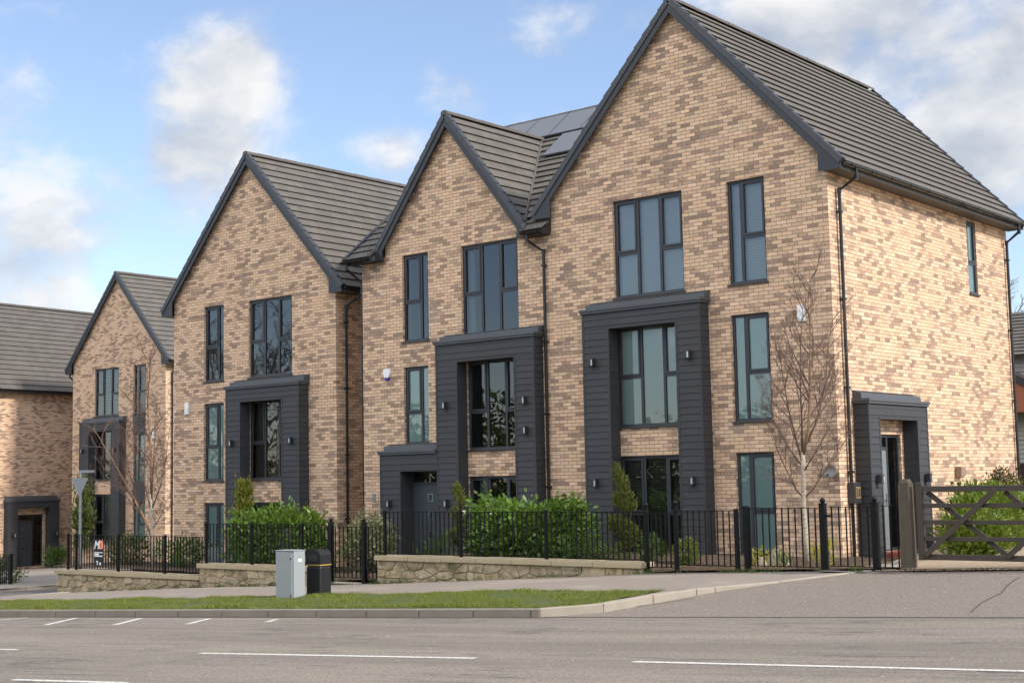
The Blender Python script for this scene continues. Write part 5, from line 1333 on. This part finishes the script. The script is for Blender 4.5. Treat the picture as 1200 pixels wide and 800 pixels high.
branch_tree(T2, 43, [(0,0,-.1),(-.02,0,.7),(-.05,0,1.3),(-.07,0,1.9)],
    [([(-.02,0,.75),(-.5,.05,1.35),(-1.2,.1,2.05),(-2.0,.12,2.85),(-2.9,.15,3.7)], .035,.006, M['limb']), ([(-.07,0,1.85),(-.15,.05,2.7),(-.25,.05,3.6),(-.38,.06,4.6),(-.45,.08,5.7)], .034,.005, M['limb']),
     ([(-.05,0,1.5),(.25,.05,2.1),(.42,.08,2.8),(.55,.1,3.6)], .018,.004, M['twig']), ([(-.05,0,1.4),(-.45,.05,2.2),(-.8,.08,3.0),(-1.1,.1,4.0)], .02,.004, M['twig']), ([(-.06,0,1.7),(.1,-.08,2.5),(.2,-.1,3.3),(.25,-.1,4.2)], .018,.004, M['twig']),
     ([(-.03,0,1.0),(.35,.0,1.35),(.6,.02,1.8)], .012,.003, M['twig']), ([(-.6,.05,1.45),(-.95,.0,2.3),(-1.3,0,3.2)], .014,.004, M['twig'])],
    M['twig'], M['bark'], count=(11, 6, 4), trunk_r=(.065,.036), twig_r=.0048)
# bare tree beyond the right-hand corner
T3 = thing('bare_tree', 'grey bare tree far beyond the right corner of the house', 'tree', (-13.0,42,0))
branch_tree(T3, 45, [(0,0,0),(.1,0,2.5),(0,0,5)], [([(0,0,4.5),(-1,.2,6.2),(-1.6,.3,8),(-1.9,.3,9.8)], .12,.03, M['greybark']), ([(0,0,5),(.3,0,6.8),(.5,0,8.6),(.6,.1,10.6)], .14,.03, M['greybark']), ([(0,0,4),(1.2,.2,5.6),(2.1,.2,7.4),(2.6,.2,9)], .12,.03, M['greybark'])],
    M['greybark'], M['greybark'], count=(9, 7, 5), trunk_r=(.25,.16))
# trees on the far side of the road, seen in the window reflections
for i, (x, y, hgt, lab) in enumerate(((-52.5,-29,1.55,'bare tree across the road, mirrored in the top windows of the house by the cabinet'),(-58.5,-31.5,1.7,'taller bare tree across the road, mirrored in the slim top window'))):
    T = thing('bare_tree', lab, 'tree', (x, y, -1.6)); s = hgt
    L = []
    for q in range(9):
        a = q*2.4; r = 1.6+.5*(q % 3); z0 = 3.2+.35*q; L.append(([(0,0,z0*s*.8),(math.cos(a)*r*.45*s,math.sin(a)*r*.45*s,(z0+1.1)*s*.8),(math.cos(a)*r*.9*s,math.sin(a)*r*.9*s,(z0+2.6)*s*.8),(math.cos(a)*r*1.2*s,math.sin(a)*r*1.2*s,(z0+4.4)*s*.8)], .11,.02, M['greybark']))
    branch_tree(T, 60+i, [(0,0,0),(.05,0,3*s),(0,0,6.2*s)], L, M['greybark'], M['greybark'], count=(8, 6, 4), trunk_r=(.28,.1), twig_r=.01)

rg = np.random.default_rng(77); n_ = 46000
xw = rg.uniform(-125, 35, n_); hw = 6.5+2.2*np.sin(xw*.21)+1.5*np.sin(xw*.53+1)+1.0*np.sin(xw*1.3); zw = rg.random(n_)**.8*hw; yw = -47+rg.normal(0, 2.0, n_)-.02*xw
C = np.stack([xw, yw, np.array([rz(a, -47) for a in xw])+zw-.5], 1); D = rg.normal(0, 1, (n_, 3))+np.array([0, 0, .4]); ll = rg.uniform(.25, .6, n_)
o = leaf_mesh('woodland', C, D, ll, ll*.7, M['thuja'], None, 78); tag(o, 'dark belt of trees across the road, seen only in the window reflections', 'woodland', kind='stuff')
# ---------------------------------------------------------------- sky, sun, camera
EL, AZ = 36, 10        # sun elevation; azimuth measured from +x (along the row) towards +y (behind the houses)
W = bpy.data.worlds.new('World'); sc.world = W; W.use_nodes = True
nt = W.node_tree; N_ = nt.nodes; N_.clear()
class WN(NT):
    def __init__(s): s.t = nt; s.n = N_
w = WN()
tc = N_.new('ShaderNodeTexCoord'); d = tc.outputs['Generated']
sky = N_.new('ShaderNodeTexSky'); sky.sky_type = 'NISHITA'; sky.sun_disc = False; sky.sun_elevation = R_(EL); sky.sun_rotation = R_(90-AZ)
sky.air_density = 1.0; sky.dust_density = .6; sky.ozone_density = 2.0; sky.altitude = 100
sep = N_.new('ShaderNodeSeparateXYZ'); w.link(d, sep.inputs[0])
# clouds live on a flat-bottomed field: compress the vertical so that they sit in banks
dv = w.scale(d, (1, 1, 1.5))
n1 = w.noise(dv, 9.5, 12, .56, dist=.15); n1b = w.noise(w.addv(dv, (.022, .003, .034)), 9.5, 7, .5, dist=.15)
LOBES = [(-.755,.60,.235,220,.62),(-.83,.52,.18,220,.62),(-.665,.70,.243,420,.62),(-.7336,.6248,.2660,1300,1.15),(-.7270,.6540,.2080,1300,1.0),(-.7790,.5860,.2230,1500,.95),(-.7420,.6080,.2830,1500,1.0),(-0.8362,0.5009,0.2231,500,1.2),(-0.8343,0.5194,0.1848,600,1.25),(-0.8490,0.5032,0.1613,700,1.1),(-0.7521,0.6021,0.2681,900,1.0),(-0.7655,0.6016,0.2283,800,.95),(-0.7214,0.6332,0.2805,3000,.8),
 (-0.8067,0.5234,0.2745,2000,.7),(-0.8035,0.5518,0.2233,1494,.5),(-0.6442,0.7152,0.2711,2400,.8),(-0.6847,0.6916,0.2299,1900,.9),(-0.8413,0.5245,0.1306,1300,1.0),(-0.8265,0.5480,0.1283,3000,.9),
 (-0.4321,0.8550,0.2867,280,1.15),(-0.3737,0.8875,0.2697,260,1.25),(-0.3541,0.9068,0.2287,380,1.25),(-0.4063,0.8570,0.3171,220,1.1),(-0.3174,0.9078,0.2740,380,1.2),(-0.3275,0.9284,0.1755,1800,.8),(-0.4590,0.8341,0.3058,1200,.6)]
acc = None
for x, y, z, k, a in LOBES:
    dp = N_.new('ShaderNodeVectorMath'); dp.operation = 'DOT_PRODUCT'; w.link(d, dp.inputs[0]); dp.inputs[1].default_value = (x, y, z)
    g = w.math('MULTIPLY', w.math('EXPONENT', w.math('MULTIPLY', w.math('SUBTRACT', dp.outputs['Value'], 1.0), k)), a)
    acc = g if acc is None else w.math('MAXIMUM', acc, g)
# broken cloud out of view, behind the camera and overhead, added to light the fronts
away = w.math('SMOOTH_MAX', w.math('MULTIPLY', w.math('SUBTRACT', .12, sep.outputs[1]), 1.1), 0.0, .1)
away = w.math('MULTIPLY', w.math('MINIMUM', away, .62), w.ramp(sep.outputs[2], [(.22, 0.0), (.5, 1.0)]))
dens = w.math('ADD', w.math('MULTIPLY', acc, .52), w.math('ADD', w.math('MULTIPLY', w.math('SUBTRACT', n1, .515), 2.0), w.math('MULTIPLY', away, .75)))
mask = N_.new('ShaderNodeMapRange'); mask.interpolation_type = 'SMOOTHSTEP'; mask.inputs[1].default_value = .10; mask.inputs[2].default_value = .66; w.link(dens, mask.inputs[0])
thin = w.math('MULTIPLY', mask.outputs[0], .94)
shade = w.math('ADD', .66, w.math('MULTIPLY', w.math('SUBTRACT', n1, n1b), 3.0))
shade = w.math('SUBTRACT', shade, w.math('MULTIPLY', w.math('MAXIMUM', w.math('SUBTRACT', dens, .55), 0), .55))
cloud = w.ramp(shade, [(.0, (1.35, 1.52, 1.8)), (.40, (1.85, 1.97, 2.2)), (.70, (2.4, 2.45, 2.55)), (1.0, (3.0, 2.97, 2.95))])
skyc = w.mix(1.0, sky.outputs[0], (.66, .64, .66), 'MULTIPLY'); skyc = w.mix(.10, skyc, (2.3, 2.5, 2.7))
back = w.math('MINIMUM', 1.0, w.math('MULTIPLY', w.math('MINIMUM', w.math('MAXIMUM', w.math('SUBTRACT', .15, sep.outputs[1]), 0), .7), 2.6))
cloud = w.mix(1.0, cloud, w.mix(back, (1, 1, 1), (5.4, 5.15, 4.8)), 'MULTIPLY')  # unseen clouds behind the camera boosted to brighten the house fronts
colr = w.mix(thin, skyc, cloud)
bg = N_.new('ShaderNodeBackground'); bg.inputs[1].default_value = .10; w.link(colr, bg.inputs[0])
out = N_.new('ShaderNodeOutputWorld'); w.link(bg.outputs[0], out.inputs[0])

sun = bpy.data.lights.new('sun', 'SUN'); sun.energy = 1.4; sun.angle = R_(5); sun.color = (1, .94, .86)
so = bpy.data.objects.new('sun', sun); COL.objects.link(so)
v = Vector((math.cos(R_(EL))*math.cos(R_(AZ)), math.cos(R_(EL))*math.sin(R_(AZ)), math.sin(R_(EL))))
so.rotation_euler = v.to_track_quat('Z', 'Y').to_euler(); so.location = (30, 0, 40)

cam = bpy.data.cameras.new('camera'); co = bpy.data.objects.new('camera', cam); COL.objects.link(co)
RM = [[0.7677384650164966,0.6404489387651247,-0.02007003160783343],[0.07789474555433265,-0.062194990516018255,0.9950196941617477],[-0.6360110517507849,0.7654782426622836,0.09763709367613517]]
m4 = Matrix(((RM[0][0],RM[1][0],-RM[2][0],12.21349757586094),(RM[0][1],RM[1][1],-RM[2][1],-24.260254902523858),(RM[0][2],RM[1][2],-RM[2][2],1.5933011372402737),(0,0,0,1)))
co.matrix_world = m4; cam.sensor_width = 36; cam.lens = 1640/1200*36; cam.clip_end = 4000; sc.camera = co
vs = sc.view_settings; vs.view_transform = 'Standard'; vs.look = 'None'; vs.gamma = 1; vs.use_curve_mapping = False; vs.exposure = 1.7
sc.render.engine = 'CYCLES'; sc.cycles.max_bounces = 8; sc.cycles.transparent_max_bounces = 12; sc.cycles.use_denoising = True
